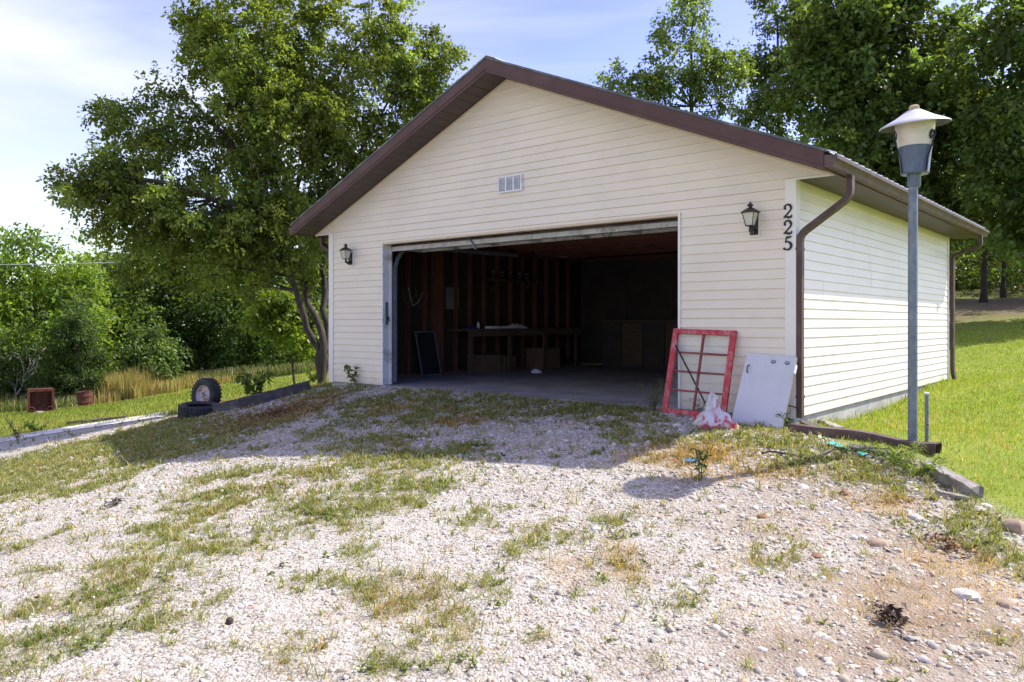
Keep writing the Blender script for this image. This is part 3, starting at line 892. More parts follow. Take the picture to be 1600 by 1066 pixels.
# eave fascia
for sg in (-1, 1):
    x0 = EV + .0 if sg > 0 else -GW - EV - .02
    mb = MB(); mb.box((x0, -OV + .02, under(EV) - .02), (x0 + .02, GL + OV - .022, under(EV) + .135)); mb.obj('eave_fascia', M['brown'], garage)
# roof: ribbed metal panels up each slope
def roof_panel(sg, y0, y1):
    prof, n = [], 4
    w = (y1 - y0) / n
    for k in range(n):
        b = y0 + k * w
        prof += [(b + .02 * w, 0), (b + .62 * w, 0), (b + .70 * w, .024), (b + .90 * w, .024), (b + .98 * w, 0)]
    vs, fs = [], []
    xs = (XM + sg * .004, XM + sg * (GW / 2 + EV + .075))
    for x in xs:
        for th in (.010, 0):
            for yy, h in prof: vs.append((x, yy, under(x) + .168 + h + th - .010))
    m = len(prof)
    for i in range(m - 1):
        fs += [(i, i + 1, 2 * m + i + 1, 2 * m + i), (m + i, 3 * m + i, 3 * m + i + 1, m + i + 1), (i, m + i, m + i + 1, i + 1), (2 * m + i, 2 * m + i + 1, 3 * m + i + 1, 3 * m + i)]
    mb = MB(); mb.add(vs, fs)
    return mb.obj('roof_panel', M['roof'], garage)
N_ = 9
ly0, ly1 = -OV - .018, GL + OV + .01
for sg in (-1, 1):
    for k in range(N_):
        roof_panel(sg, ly0 + (ly1 - ly0) * k / N_, ly0 + (ly1 - ly0) * (k + 1) / N_)
mb = MB(); mb.prism([(XM - .16, GPK + .126), (XM, GPK + .196), (XM + .16, GPK + .126), (XM + .16, GPK + .136), (XM, GPK + .206), (XM - .16, GPK + .136)], ly0 + .012, ly1 - .005, 1)
mb.obj('ridge_cap', M['roof'], garage)
# roof deck seen from inside
for sg in (-1, 1):
    xb = XM + sg * (GW / 2 + EV - .01)
    mb = MB(); mb.prism([(XM, GPK + .10), (xb, under(xb) + .10), (xb, under(xb) + .12), (XM, GPK + .12)], -OV + .025, GL + OV - .03, 1); mb.obj('roof_deck', M['sheath'], garage)

# gutters (K-style trough) with end caps, and their downspouts
def gutter(sg):
    xf = EV + .022 if sg > 0 else -GW - EV - .022
    zb = GH - .012
    prof = [(0, 0), (.075, 0), (.085, .03), (.10, .055), (.118, .072), (.118, .105), (.112, .105), (.112, .075), (.094, .058), (.079, .034), (.070, .006), (.006, .006), (.006, .115), (0, .115)]
    pr = [(xf + sg * a, zb + b) for a, b in prof]
    mb = MB()
    n = len(pr)
    y0, y1 = -OV - .003, GL + OV + .01
    vs = [(p[0], y, p[1]) for y in (y0, y1) for p in pr]
    mb.add(vs, [(i, (i + 1) % n, n + (i + 1) % n, n + i) for i in range(n)])
    g = mb.obj('gutter', M['gutter'], garage)
    cap = [(xf + sg * a, zb + b) for a, b in [(0, 0), (.075, 0), (.085, .03), (.10, .055), (.118, .072), (.118, .105), (0, .112)]]
    for y in (y0 - .004, y1 + .001):
        mb = MB(); mb.prism(cap, y, y + .003, 1); mb.obj('end_cap', M['gutter'], g)
    k = 0
    while y0 + 1.05 + k * 2.0 < y1:                   # the lapped joints
        mb = MB(); c2 = [(xf + sg * (a + .002 * (a > .01)), zb + b - .002 * (b < .01)) for a, b in [(0, 0), (.075, 0), (.085, .03), (.10, .055), (.118, .072), (.118, .104)]]
        yy = y0 + 1.05 + k * 2.0
        vv = [(p[0], q, p[1]) for q in (yy, yy + .03) for p in c2]
        mb.add(vv, [(i, i + 1, 7 + i - 1 + 0, 6 + i) for i in range(5)]); mb.obj('gutter_joint', M['gutter'], g); k += 1
gutter(1); gutter(-1)
def spout(pts, name='downspout', straps=(), rot=0):
    mb = MB()
    P = [Vector(p) for p in pts]
    q = [P[0]]
    for i in range(1, len(P) - 1):                     # round the elbows
        a, b, c = P[i - 1], P[i], P[i + 1]
        da, dc = (a - b).normalized() * .07, (c - b).normalized() * .07
        for t in (0, .33, .67, 1):
            q.append(b + da * (1 - t) ** 2 + dc * t ** 2)
    q.append(P[-1])
    mb.tube(q, [(.027, .040)] * len(q), 4, squash='rect', up=(0, 1, 0))
    o = mb.obj(name, M['gutter'], garage)
    for x0, x1, y0, y1, z in straps:
        b = MB(); b.box((x0, y0, z), (x1, y1, z + .03)); b.obj('strap', M['gutter'], o)
    return o
spout([(.50, .16, GH - .012), (.50, .16, GH - .22), (.055, .012, 1.86), (.055, .012, .0)], straps=[(.0215, .086, -.030, .055, .2), (.0215, .086, -.030, .055, 1.7)])
mb = MB(); mb.tube([(.06, -.034, .10), (.0, -.036, .115), (-.13, -.038, .14)], [(.018, .003)] * 3, 4, squash='rect'); mb.obj('loose_strap', M['gutter'], garage)
spout([(.50, GL - .02, GH - .012), (.50, GL - .02, GH - .20), (.062, GL + .09, GH - .32), (.062, GL + .09, .14), (.10, GL + .09, -.06)], straps=[(.0215, .093, GL + .045, GL + .135, .5)])
spout([(-GW - .50, .2, GH - .012), (-GW - .50, .2, GH - .16), (-GW - .062, .12, GH - .34), (-GW - .062, .12, .0)])

# louvred vent low in the gable
vent = MB(); vx, vz, vw, vh = -3.77, 2.70, .41, .215
vent.box((vx - vw / 2, -.045, vz), (vx + vw / 2, -.012, vz + .016)); vent.box((vx - vw / 2, -.045, vz + vh - .016), (vx + vw / 2, -.012, vz + vh))
for k in range(4):
    xx = vx - vw / 2 + k * (vw - .018) / 3
    vent.box((xx, -.047, vz + .0165), (xx + .018, -.012, vz + vh - .0165))
vent = vent.obj('gable_vent', M['white'], garage)
for k in range(3):
    x0 = vx - vw / 2 + .018 + k * (vw - .018) / 3; x1 = x0 + (vw - .018) / 3 - .018
    mb = MB(); mb.box((x0, -.022, vz + .017), (x1, -.018, vz + vh - .017))
    n_ = 9
    for q in range(n_):
        z = vz + .02 + q * (vh - .04) / n_
        mb.add([(x0, -.042, z), (x1, -.042, z), (x1, -.024, z + .014), (x0, -.024, z + .014), (x0, -.042, z - .003), (x1, -.042, z - .003)], [(0, 1, 2, 3), (4, 5, 1, 0)])
    mb.obj('louver_panel', M['louver'], vent)

# ------------------------------------------------------------------ house number and wall lanterns
def stroke(mb, pts, wid, y0, y1):
    """A flat letter stroke of changing width in the x-z plane, with thickness."""
    n = len(pts); vs = []
    for i, (x, z) in enumerate(pts):
        a = pts[max(i - 1, 0)]; b = pts[min(i + 1, n - 1)]
        dx, dz = b[0] - a[0], b[1] - a[1]; l = math.hypot(dx, dz) or 1
        nx_, nz_ = -dz / l * wid[i] / 2, dx / l * wid[i] / 2
        vs += [(x + nx_, y0, z + nz_), (x - nx_, y0, z - nz_), (x - nx_, y1, z - nz_), (x + nx_, y1, z + nz_)]
    fs = []
    for i in range(n - 1):
        for k in range(4):
            fs.append((4 * i + k, 4 * i + (k + 1) % 4, 4 * i + 4 + (k + 1) % 4, 4 * i + 4 + k))
    fs += [(3, 2, 1, 0), (4 * n - 4, 4 * n - 3, 4 * n - 2, 4 * n - 1)]
    mb.add(vs, fs)
def arc(cx, cz, rx, rz, a0, a1, n=10):
    return [(cx + rx * math.cos(R(a0 + (a1 - a0) * i / n)), cz + rz * math.sin(R(a0 + (a1 - a0) * i / n))) for i in range(n + 1)]
num = thing('house_number', 'black figures 225 fixed one below another on the corner post', 'house number', g2w(-.058, -.026, 1.705), (0, 0, YAW))
for dg, zz in (('2', .330), ('2', .165), ('5', .0)):
    mb = MB(); h = .142; w = .086
    if dg == '2':
        p = arc(0, h * .70, w * .40, h * .27, 165, -35, 14); q = [(-w * .05, h * .30), (-w * .46, h * .045)]
        wd = [.018, .020, .014] + [.012, .013, .015, .018, .021, .024, .025, .024, .022, .019, .017, .015] + [.013, .012]
        stroke(mb, p + q, wd[:len(p + q)], -.012, 0)
        stroke(mb, [(-w * .48, h * .06), (-w * .2, h * .105), (w * .15, h * .03), (w * .42, h * .07), (w * .5, h * .22)], [.012, .022, .026, .02, .006], -.0121, 0)
        mb.lathe([(.0005, 0), (.0125, .001), (.0125, .011), (.0005, .0115)], 12); nv = 12 * 4
        for i in range(len(mb.v) - nv, len(mb.v)):
            x, y, z = mb.v[i]; mb.v[i] = (x - w * .33, -z - .0004, y + h * .70)
    else:
        stroke(mb, [(-w * .14, h * .97), (w * .1, h * .92), (w * .46, h * .99)], [.018, .024, .008], -.012, 0)
        stroke(mb, [(-w * .14, h * .97), (-w * .26, h * .55)], [.012, .011], -.0117, 0)
        p = [(-w * .26, h * .55)] + arc(-.004, h * .33, w * .46, h * .29, 110, -130, 14)
        stroke(mb, p, [.011] + [.012, .014, .017, .021, .024, .026, .026, .025, .023, .02, .018, .016, .014, .016, .018], -.0124, 0)
        mb.lathe([(.0005, 0), (.013, .001), (.013, .011), (.0005, .0115)], 12); nv = 12 * 4
        for i in range(len(mb.v) - nv, len(mb.v)):
            x, y, z = mb.v[i]; mb.v[i] = (x - w * .40, -z - .0004, y + h * .13)
    mb.obj('digit', M['black'], num, loc=(0, 0, zz))

def lantern(lx, lz, label, lean=0.0):
    t = thing('wall_lantern', label, 'wall lamp', g2w(lx, -.016, lz), (0, 0, YAW), 'wall lanterns beside the garage opening')
    mb = MB(); mb.box((-.058, -.022, -.12), (.058, 0.004, .115)); mb.obj('mounting_block', M['trim'], t)
    mb = MB()
    prof = [(-.045, -.10), (.045, -.10), (.045, .085), (-.045, .085)]
    mb.prism(prof, -.032, -.0225, 1)
    mb.obj('backplate', M['bronze'], t)
    # bell shaped cup under the cage and its arm
    mb = MB(); mb.tube([(0, -.032, -.05), (0, -.075, -.075), (0, -.118, -.055), (0, -.12, -.02)], [.02, .024, .02, .012], 10); mb.obj('arm', M['bronze'], t, True)
    cy = -.12
    # cage: four sides widening upwards
    b0, b1, z0, z1 = .036, .062, -.012, .125
    c = MB()
    for sx, sy in ((1, 1), (-1, 1), (-1, -1), (1, -1)):
        c.tube([(sx * b0, cy + sy * b0, z0), (sx * b1, cy + sy * b1, z1)], .0045, 4)
    for b, z in ((b0, z0), (b1, z1)):
        for q in range(4):
            cs = [(1, 1), (-1, 1), (-1, -1), (1, -1)]
            p, n = cs[q], cs[(q + 1) % 4]
            c.tube([(p[0] * b, cy + p[1] * b, z), (n[0] * b, cy + n[1] * b, z)], .005, 4)
    c.lathe([(.002, -.02), (b0 * 1.35, -.016), (b0 * 1.35, -.010), (.002, -.008)], 8)
    for i in range(len(c.v) - 32, len(c.v)):
        x, y, z = c.v[i]; c.v[i] = (x, y + cy, z)
    c.obj('cage', M['bronze'], t)
    for q in range(4):
        cs = [(1, 1), (-1, 1), (-1, -1), (1, -1)]
        p, n = cs[q], cs[(q + 1) % 4]
        e0, e1 = b0 - .003, b1 - .003
        g = MB()
        vs = [(p[0] * e0, cy + p[1] * e0, z0 + .004), (n[0] * e0, cy + n[1] * e0, z0 + .004), (n[0] * e1, cy + n[1] * e1, z1 - .004), (p[0] * e1, cy + p[1] * e1, z1 - .004)]
        inn = [(v[0] * .94, cy + (v[1] - cy) * .94, v[2]) for v in vs]
        g.add(vs + inn, [(0, 1, 2, 3), (7, 6, 5, 4), (0, 4, 5, 1), (1, 5, 6, 2), (2, 6, 7, 3), (3, 7, 4, 0)])
        g.obj('glass_panel', M['frost'], t)
    mb = MB(); mb.lathe([(.098, .124), (.100, .130), (.072, .150), (.040, .168), (.022, .176), (.016, .186), (.030, .196), (.034, .204), (.022, .214), (.010, .222), (.005, .240), (.001, .244)], 16, cap0=True)
    mb.v = [(x, y + cy, z) for x, y, z in mb.v]
    mb.obj('lantern_roof', M['bronze'], t, 40)
    return t
lantern(-.41, 1.985, 'small bronze wall lantern near the house number, between opening and corner')
lantern(-7.11, 1.99, 'small bronze wall lantern on the narrow wall beside the weathered door jamb')
# ------------------------------------------------------------------ inside the garage
def gthing(name, label, cat, lx, ly, lz, rz=0, group=None):
    return thing(name, label, cat, g2w(lx, ly, lz), (0, 0, YAW + rz), group)
wb = gthing('workbench', 'long wooden workbench along the open studs inside the garage', 'workbench', -GW + .11, 2.6, .003)
for k in range(4):
    mb = MB(); mb.box((k * .155, 0, .80), (k * .155 + .150, 3.55, .84)); mb.obj('top_board', M['bench'], wb)
mb = MB(); mb.box((.56, .0, .70), (.60, 3.55, .797)); mb.obj('apron', M['bench'], wb)
for k in range(4):
    mb = MB(); mb.box((.515, .05 + k * 1.12, 0), (.555, .14 + k * 1.12, .797)); mb.obj('leg', M['bench'], wb)
sh = gthing('wall_shelf', 'plank shelf high on the stud wall above the workbench', 'shelf', -GW + .11, 3.6, 1.80)
mb = MB(); mb.box((0, 0, 0), (.30, 1.5, .03)); mb.obj('shelf_board', M['bench'], sh)
for k in range(2):
    mb = MB(); mb.prism([(0, -.22), (.24, -.002), (.24, -.03), (.03, -.22)], .2 + k * 1.0, .23 + k * 1.0, 1); mb.obj('bracket', M['bench'], sh)
def slab_item(name, label, cat, lx, ly, lz, pts, rad, m, smooth=True):
    t = MB(); t.tube(pts, rad, 8)
    o = t.obj(name, m, None, smooth, g2w(lx, ly, lz), (0, 0, YAW))
    return tag(o, label, cat)
slab_item('pipe', 'white plastic pipe lying along the workbench', 'pipe', -GW + .60, 3.15, .845 + .026, [(0, 0, 0), (-.02, .45, 0), (-.05, .9, .0), (-.0, 1.02, .01)], [.026, .026, .026, .034], M['white'])
def crumple(name, label, cat, loc, rx, ry, rz, m, seed=0, n=12, amp=.35, rot=0):
    mb = MB(); vs = []
    for i in range(n + 1):
        th = math.pi / 2 * i / n
        for k in range(2 * n):
            a = math.pi * k / n
            p = Vector((math.cos(a) * math.cos(th), math.sin(a) * math.cos(th), math.sin(th)))
            q = 1 + amp * mnoise.noise(p * 2.6 + Vector((seed * 3.1, 0, 0))) + amp * .5 * mnoise.noise(p * 6 + Vector((0, seed, 0)))
            vs.append((p.x * rx * q, p.y * ry * q, p.z * rz * q - .004))
    w = 2 * n
    mb.add(vs, [(i * w + k, i * w + (k + 1) % w, (i + 1) * w + (k + 1) % w, (i + 1) * w + k) for i in range(n) for k in range(w)] + [tuple(range(w))[::-1]])
    return tag(mb.obj(name, m, None, True, loc, (0, 0, rot)), label, cat)
crumple('rag', 'crumpled white rag at the end of the pipe on the workbench', 'rag', g2w(-GW + .42, 4.30, .842), .20, .14, .09, M['white'], 1)
crumple('rag', 'small dark blue cloth bunched on the workbench', 'rag', g2w(-GW + .50, 2.86, .842), .12, .10, .06, M['blue_cloth'], 2)
crumple('paper_scrap', 'white crumpled paper on the garage floor by the bench', 'litter', g2w(-6.35, 3.8, .003), .11, .08, .07, M['white'], 3)
crumple('paper_scrap', 'small pale scrap far back on the bare garage floor', 'litter', g2w(-2.9, 4.6, .003), .10, .05, .025, M['louver'], 4)
b_ = gthing('jar', 'small pale jar standing on the workbench near the pipe', 'jar', -GW + .5, 3.05, .841)
mb = MB(); mb.lathe([(.001, 0), (.03, 0), (.03, .08), (.02, .10), (.02, .12)], 12, cap1=True); mb.obj('jar_body', M['white'], b_, 40)
mb = MB(); mb.lathe([(.023, .1205), (.023, .145), (.001, .147)], 12, cap0=True); mb.obj('lid', M['steel'], b_, 40)
for k, (ly_, w_, d_2, h_) in enumerate(((3.1, .42, .5, .34), (3.75, .38, .4, .30), (4.9, .5, .55, .42))):
    bx_ = gthing('carton', ('brown cardboard carton under the near end of the workbench', 'smaller cardboard carton next to the near carton under the bench', 'tall cardboard carton under the far end of the workbench')[k], 'box', -GW + .16, ly_, .004, R(random.uniform(-8, 8)))
    mb = MB(); mb.box((0, 0, 0), (w_, d_2, h_)); mb.obj('carton_body', mat('cardboard', (.16, .10, .06), .85, .15, 6), bx_)
    mb = MB(); mb.add([(w_, 0, h_ - .002), (w_, d_2, h_ - .002), (w_ + .14, d_2, h_ + .05), (w_ + .14, 0, h_ + .05)], [(0, 1, 2, 3)]); mb.obj('flap', M['bench'], bx_)
for k in range(5):
    j_ = gthing('jar', ('first pale jar on the high wall shelf', 'second pale jar on the high wall shelf', 'middle pale jar on the high wall shelf', 'fourth pale jar on the high wall shelf', 'farthest pale jar on the high wall shelf')[k], 'jar', -GW + .26, 3.75 + k * .27, 1.8305, group='jars on the high shelf')
    mb = MB(); mb.lathe([(.001, 0), (.045, 0), (.045, .12), (.03, .14)], 12); mb.obj('jar_body', M['cabinet'], j_, 40)
    mb = MB(); mb.lathe([(.034, .1405), (.034, .165), (.001, .166)], 12, cap0=True); mb.obj('lid', M['steel'], j_, 40)
crd = gthing('extension_cord', 'thin cord hanging in a loose loop from the ceiling by the door rail', 'cord', -2.55, .5, GH - .01)
mb = MB(); mb.tube([(0, 0, .01), (.02, 0, -.12), (.0, .05, -.30), (-.10, .1, -.38), (-.2, .1, -.30), (-.22, .1, -.05), (-.2, .1, .01)], .006, 6); mb.obj('cord_loop', M['wire'], crd, True)
# window screen leaning on the studs
scn = gthing('window_screen', 'black mesh window screen in a thin frame leaning on studs', 'window screen', -GW + .36, 1.70, .004)
scn.rotation_mode = 'YXZ'; scn.rotation_euler = (0, R(-13), YAW)
for lo, hi in (((0, 0, 0), (.02, .025, .82)), ((0, .47, 0), (.02, .495, .82)), ((0, .0255, .80), (.02, .4695, .82)), ((0, .0255, 0), (.02, .4695, .02))):
    mb = MB(); mb.box(lo, hi); mb.obj('frame_rail', M['steel'], scn)
mb = MB(); mb.box((.008, .0255, .0205), (.011, .4695, .7995)); mb.obj('mesh_screen', M['screen'], scn)
pbz = gthing('fibre_board', 'pale square board nailed between the studs above the bench', 'board', -GW + .014, 2.66, 1.22)
mb = MB(); mb.box((0, 0, 0), (.02, .34, .42)); mb.obj('board_sheet', mat('grey_fibre_board', (.16, .16, .16), .8, .15, 5), pbz)
hb = gthing('cable_hanger', 'thin loops of wire hung on the nearest interior studs', 'wire', -GW + .12, 1.45, 1.25)
for k in range(3):
    mb = MB(); mb.tube([(0, k * .16, .35), (.02, k * .16 + .08, .05 - .04 * k), (.01, k * .16 + .25, .10), (0, k * .16 + .36, .28)], .005, 5); mb.obj('wire_loop', M['white'] if k == 1 else M['steel'], hb, True)
# counters and cabinets along the back wall
cb = gthing('base_cabinet', 'low dark cabinet with a pale top edge in the back corner', 'cabinet', -6.6, GL - .72, .003)
mb = MB(); mb.box((0, 0, 0), (2.1, .55, .98)); mb.obj('carcass', M['cabinet'], cb)
mb = MB(); mb.box((-.03, -.03, .9805), (2.13, .56, 1.02)); mb.obj('counter', M['bench'], cb)
for k in range(4):
    mb = MB(); mb.box((.02 + k * .52, -.02, .06), (.02 + k * .52 + .49, -.0005, .94)); mb.obj('cabinet_door', M['bench'] if k % 2 else M['cabinet'], cb)
tc_ = gthing('tall_cabinet', 'tall dark shelving cabinet standing against the back wall', 'cabinet', -4.1, GL - .62, .003)
for lo, hi in (((0, 0, 0), (.04, .5, 2.2)), ((1.0, 0, 0), (1.04, .5, 2.2)), ((2.0, 0, 0), (2.04, .5, 2.2))):
    mb = MB(); mb.box(lo, hi); mb.obj('upright', M['bench'], tc_)
for k in range(4):
    for q in range(2):
        mb = MB(); mb.box((.0405 + q, 0.01, .10 + k * .68), (.9995 + q, .5, .13 + k * .68)); mb.obj('shelf_board', M['bench'], tc_)
mb = MB(); mb.box((.0, .501, .0), (2.04, .515, 2.2)); mb.obj('back_panel', M['cabinet'], tc_)
for q in (0, 1):
    mb = MB(); mb.box((.05 + q, -.02, .14), (.97 + q, -.001, .77)); mb.obj('cabinet_door', M['cabinet'], tc_)

# ------------------------------------------------------------------ things leaning on the front wall
sash = thing('old_window', 'old red painted eight-pane window sash leaning on the siding', 'window', g2w(-1.372, -.262, -.05), (0, 0, 0))
sash.rotation_mode = 'YXZ'; sash.rotation_euler = (-.235, .028, YAW)
SW, SH, st_ = .744, .975, .062
def frame_piece(lo, hi, nm, m, par):
    mb = MB(); mb.box(lo, hi, 0, .0012); return mb.obj(nm, m, par)
frame_piece((0, -.02, 0), (st_, .018, SH), 'stile', M['red'], sash)
frame_piece((SW - st_, -.02, 0), (SW, .018, SH), 'stile', M['red'], sash)
frame_piece((st_ + .001, -.019, 0), (SW - st_ - .001, .017, .075), 'bottom_rail', M['red'], sash)
frame_piece((st_ + .001, -.019, SH - .055), (SW - st_ - .001, .017, SH), 'top_rail', M['red'], sash)
x_in0, x_in1, z_in0, z_in1 = st_ + .001, SW - st_ - .001, .0755, SH - .0555
xm_ = (x_in0 + x_in1) / 2
frame_piece((xm_ - .010, -.015, z_in0), (xm_ + .010, .013, z_in1), 'muntin', M['darkred'], sash)
ph = (z_in1 - z_in0) / 4
for k in (1, 2, 3):
    for xa, xb in ((x_in0, xm_ - .0105), (xm_ + .0105, x_in1)):
        frame_piece((xa, -.0145, z_in0 + k * ph - .009), (xb, .0125, z_in0 + k * ph + .009), 'muntin', M['darkred'], sash)
for k in range(4):
    for xa, xb in ((x_in0, xm_ - .0105), (xm_ + .0105, x_in1)):
        mb = MB(); mb.box((xa + .0005, -.002, z_in0 + k * ph + (.0095 if k else 0)), (xb - .0005, .0015, z_in0 + (k + 1) * ph - (.0095 if k < 3 else 0))); mb.obj('pane', M['pane'], sash)
rod = MB(); rod.tube([(0, 0, 0), (.47, -.12, -.70)], .0095, 6)
rod = rod.obj('rod', M['black'], None, False, g2w(-1.372 + .085, -.115, .72), (0, 0, YAW)); tag(rod, 'thin black rod slanting across the red window sash', 'rod')

pan = thing('cabinet_door', 'pale grey slab door with a black handle leaning beside the red sash', 'door', g2w(-.526, -.335, -.075))
pan.rotation_mode = 'YXZ'; pan.rotation_euler = (-.395, .061, YAW)
mb = MB(); mb.box((0, -.019, 0), (.533, 0, .775)); 
me_ = mb.obj('door_slab', M['panel'], pan)
mb = MB(); mb.box((.5332, -.0185, .002), (.5345, -.0005, .773)); mb.obj('edge_band', M['panel_edge'], pan)
mb = MB(); mb.tube([(.055, -.020, .56), (.05, -.042, .575), (.05, -.044, .63), (.055, -.020, .645)], .006, 6); mb.obj('handle', M['black'], pan, True)
for xx in (.30, .445):
    mb = MB(); mb.prism(arc(0, 0, .026, .019, 45, 405, 8), -.0235, -.0192, 1); mb.v = [(x + xx, y, z + .705) for x, y, z in mb.v]; pl_ = mb.obj('badge', M['badge'], pan)
    mb = MB()
    for a_, b_2 in (((-.014, -.009), (-.008, .009)), ((.008, -.009), (.014, .009)), ((-.0075, -.002), (.0075, .006))):
        mb.box((xx + a_[0], -.0245, .705 + a_[1]), (xx + b_2[0], -.0236, .705 + b_2[1]))
    mb.obj('badge_inlay', M['louver'], pl_)
mb = MB(); mb.box((.5348, -.05, .60), (.548, -.005, .69)); mb.obj('hinge', M['white'], pan)

# red and white plastic sack, crumpled to a point
bagm = bpy.data.materials.new('red_and_white_film'); bagm.use_nodes = True
_t = bagm.node_tree; _b = _t.nodes['Principled BSDF']; _b.inputs['Roughness'].default_value = .33
_c = _t.nodes.new('ShaderNodeTexCoord'); _n = _t.nodes.new('ShaderNodeTexNoise'); _n.inputs['Scale'].default_value = 6.5; _n.inputs['Detail'].default_value = 2; _n.inputs['Distortion'].default_value = 1.2
_r = _t.nodes.new('ShaderNodeValToRGB')
_r.color_ramp.elements.new(.5); _r.color_ramp.elements.new(.56)
for e, (p, c) in zip(_r.color_ramp.elements, [(.46, (.82, .79, .78)), (.54, (.78, .48, .48)), (.59, (.66, .14, .16)), (.70, (.60, .04, .06))]): e.position = p; e.color = (*c, 1)
_t.links.new(_c.outputs['Object'], _n.inputs['Vector']); _t.links.new(_n.outputs['Fac'], _r.inputs[0])
_tr = _t.nodes.new('ShaderNodeBsdfTranslucent'); _m = _t.nodes.new('ShaderNodeMixShader'); _m.inputs[0].default_value = .3
_t.links.new(_r.outputs[0], _b.inputs['Base Color']); _t.links.new(_r.outputs[0], _tr.inputs[0]); _t.links.new(_b.outputs[0], _m.inputs[1]); _t.links.new(_tr.outputs[0], _m.inputs[2]); _t.links.new(_m.outputs[0], _t.nodes['Material Output'].inputs[0])
bp_ = at(1117, 668)
n, rows = 40, 26
vs = []
for i in range(rows + 1):
    h = i / rows
    for k in range(n):
        a = 2 * math.pi * k / n
        rad = (.175 * (1 - h) ** 1.15 * (1 + .35 * math.sin(h * 7) * (1 - h)) + .008)
        fold = math.cos(a * 4 + h * 2.2) * .22 + math.cos(a * 7 + 1 - h * 3) * .13
        q = Vector((math.cos(a), math.sin(a), h * 3))
        rr = rad * (1 + fold * (1 - .4 * h)) + .032 * mnoise.noise(q * 2.3) + .020 * mnoise.noise(q * 6.0) + .008 * mnoise.noise(q * 13)
        z = .345 * h + .022 * mnoise.noise(Vector((math.cos(a) * 2, math.sin(a) * 2, h * 6)))
        vs.append((math.cos(a) * rr * 1.06 - .045 * h, math.sin(a) * rr * .75 + .05 * h, max(z, -.005) - .012))
mb = MB(); mb.add(vs, [(i * n + k, i * n + (k + 1) % n, (i + 1) * n + (k + 1) % n, (i + 1) * n + k) for i in range(rows) for k in range(n)])
tag(mb.obj('plastic_sack', bagm, None, 55, bp_ + Vector((0, .04, 0)), (0, 0, YAW)), 'crumpled red and white plastic sack peaked in front of the red sash', 'plastic bag')

# ------------------------------------------------------------------ yard lamp
LD = 6.8
lp = pt(1426, 600, LD); lz0 = gz(lp.x, lp.y)
lamp = thing('lamp_post', 'grey steel post lamp with a blue cup and wide pale hat', 'lamp post', (lp.x, lp.y, lz0))
lamp.scale = (.89, .89, 1)
def zz(py): return CAMZ + (HORIZON - py) / FPX * LD - lz0
mb = MB(); mb.tube([(0, 0, -.15), (0, 0, 1.0), (0.004, 0, zz(288))], [.044, .044, .0435], 20); mb.obj('post', M['steel'], lamp, 40)
hx = .022
head = MB()
head.lathe([(.052, zz(293)), (.060, zz(291)), (.062, zz(275)), (.066, zz(273.5))], 24, cap0=True); head.v = [(x + hx * .6, y, z) for x, y, z in head.v]; head.obj('collar', M['bluegrey'], lamp, 40)
mb = MB(); mb.lathe([(.05, zz(273.2)), (.118, zz(273)), (.128, zz(271)), (.127, zz(268)), (.150, zz(233)), (.155, zz(231)), (.150, zz(230))], 32, cap0=True); mb.v = [(x + hx, y, z) for x, y, z in mb.v]; mb.obj('cup', M['bluegrey'], lamp, 40)
mb = MB(); mb.lathe([(.147, zz(232)), (.156, zz(225)), (.166, zz(214)), (.182, zz(194)), (.186, zz(191))], 32); mb.v = [(x + hx, y, z) for x, y, z in mb.v]; mb.obj('lens', M['cream'], lamp, 40)
tilt = Matrix.Translation((hx, 0, zz(197))) @ Matrix.Rotation(R(-4.0), 4, 'Y') @ Matrix.Rotation(R(2), 4, 'X')
def Z0(py): return (197 - py) * LD / FPX
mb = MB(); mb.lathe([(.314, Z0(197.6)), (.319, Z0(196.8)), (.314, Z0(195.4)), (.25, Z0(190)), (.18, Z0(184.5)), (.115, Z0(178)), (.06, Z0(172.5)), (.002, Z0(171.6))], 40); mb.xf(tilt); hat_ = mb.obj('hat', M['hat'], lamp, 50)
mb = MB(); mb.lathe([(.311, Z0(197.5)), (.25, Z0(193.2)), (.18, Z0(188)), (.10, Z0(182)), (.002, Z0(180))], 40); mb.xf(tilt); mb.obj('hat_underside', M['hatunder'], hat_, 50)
mb = MB(); mb.lathe([(.044, Z0(173.5)), (.047, Z0(171)), (.045, Z0(166.5)), (.032, Z0(164.8)), (.002, Z0(164.5))], 14); mb.xf(tilt); mb.obj('cap', M['finial'], lamp, 40)
fs_ = [(1437, 271), (1437.5, 262), (1438.5, 250), (1442, 240), (1447, 229), (1451, 219), (1452.5, 213), (1450.5, 209), (1446.5, 208.5), (1442.5, 212), (1441.6, 218), (1444, 221.5), (1447, 220), (1447.6, 216.5)]
mb = MB(); mb.tube([((a_ - 1426) * LD / FPX, -math.sqrt(max(.0, (.135 + .05 * max(0, (271 - b_3) / 75)) ** 2 - ((a_ - 1430) * LD / FPX) ** 2)) - .006, zz(b_3)) for a_, b_3 in fs_], [(.0035, .012)] * len(fs_), 4, squash='rect', up=(0, 1, 0)); mb.obj('scroll', M['black'], lamp)
for az, rw, rh in ((186, .004, .004), (38, .005, .004)):
    path = [(.133, zz(271)), (.140, zz(262)), (.150, zz(249)), (.172, zz(238)), (.200, zz(228)), (.222, zz(217)), (.222, zz(209)), (.205, zz(206)), (.190, zz(211)), (.190, zz(218)), (.203, zz(221)), (.211, zz(216))]
    mb = MB(); mb.tube([(r_, 0, z) for r_, z in path], [(rw, rh)] * len(path), 4, squash='rect', up=(1, 0, 0.01))
    mb.xf(Matrix.Translation((hx, 0, 0)) @ Matrix.Rotation(R(az), 4, 'Z')); mb.obj('scroll', M['black'], lamp)
sp_ = at(1447, 676); sp_ = pt(1448, 650, 7.0); sz = gz(sp_.x, sp_.y)
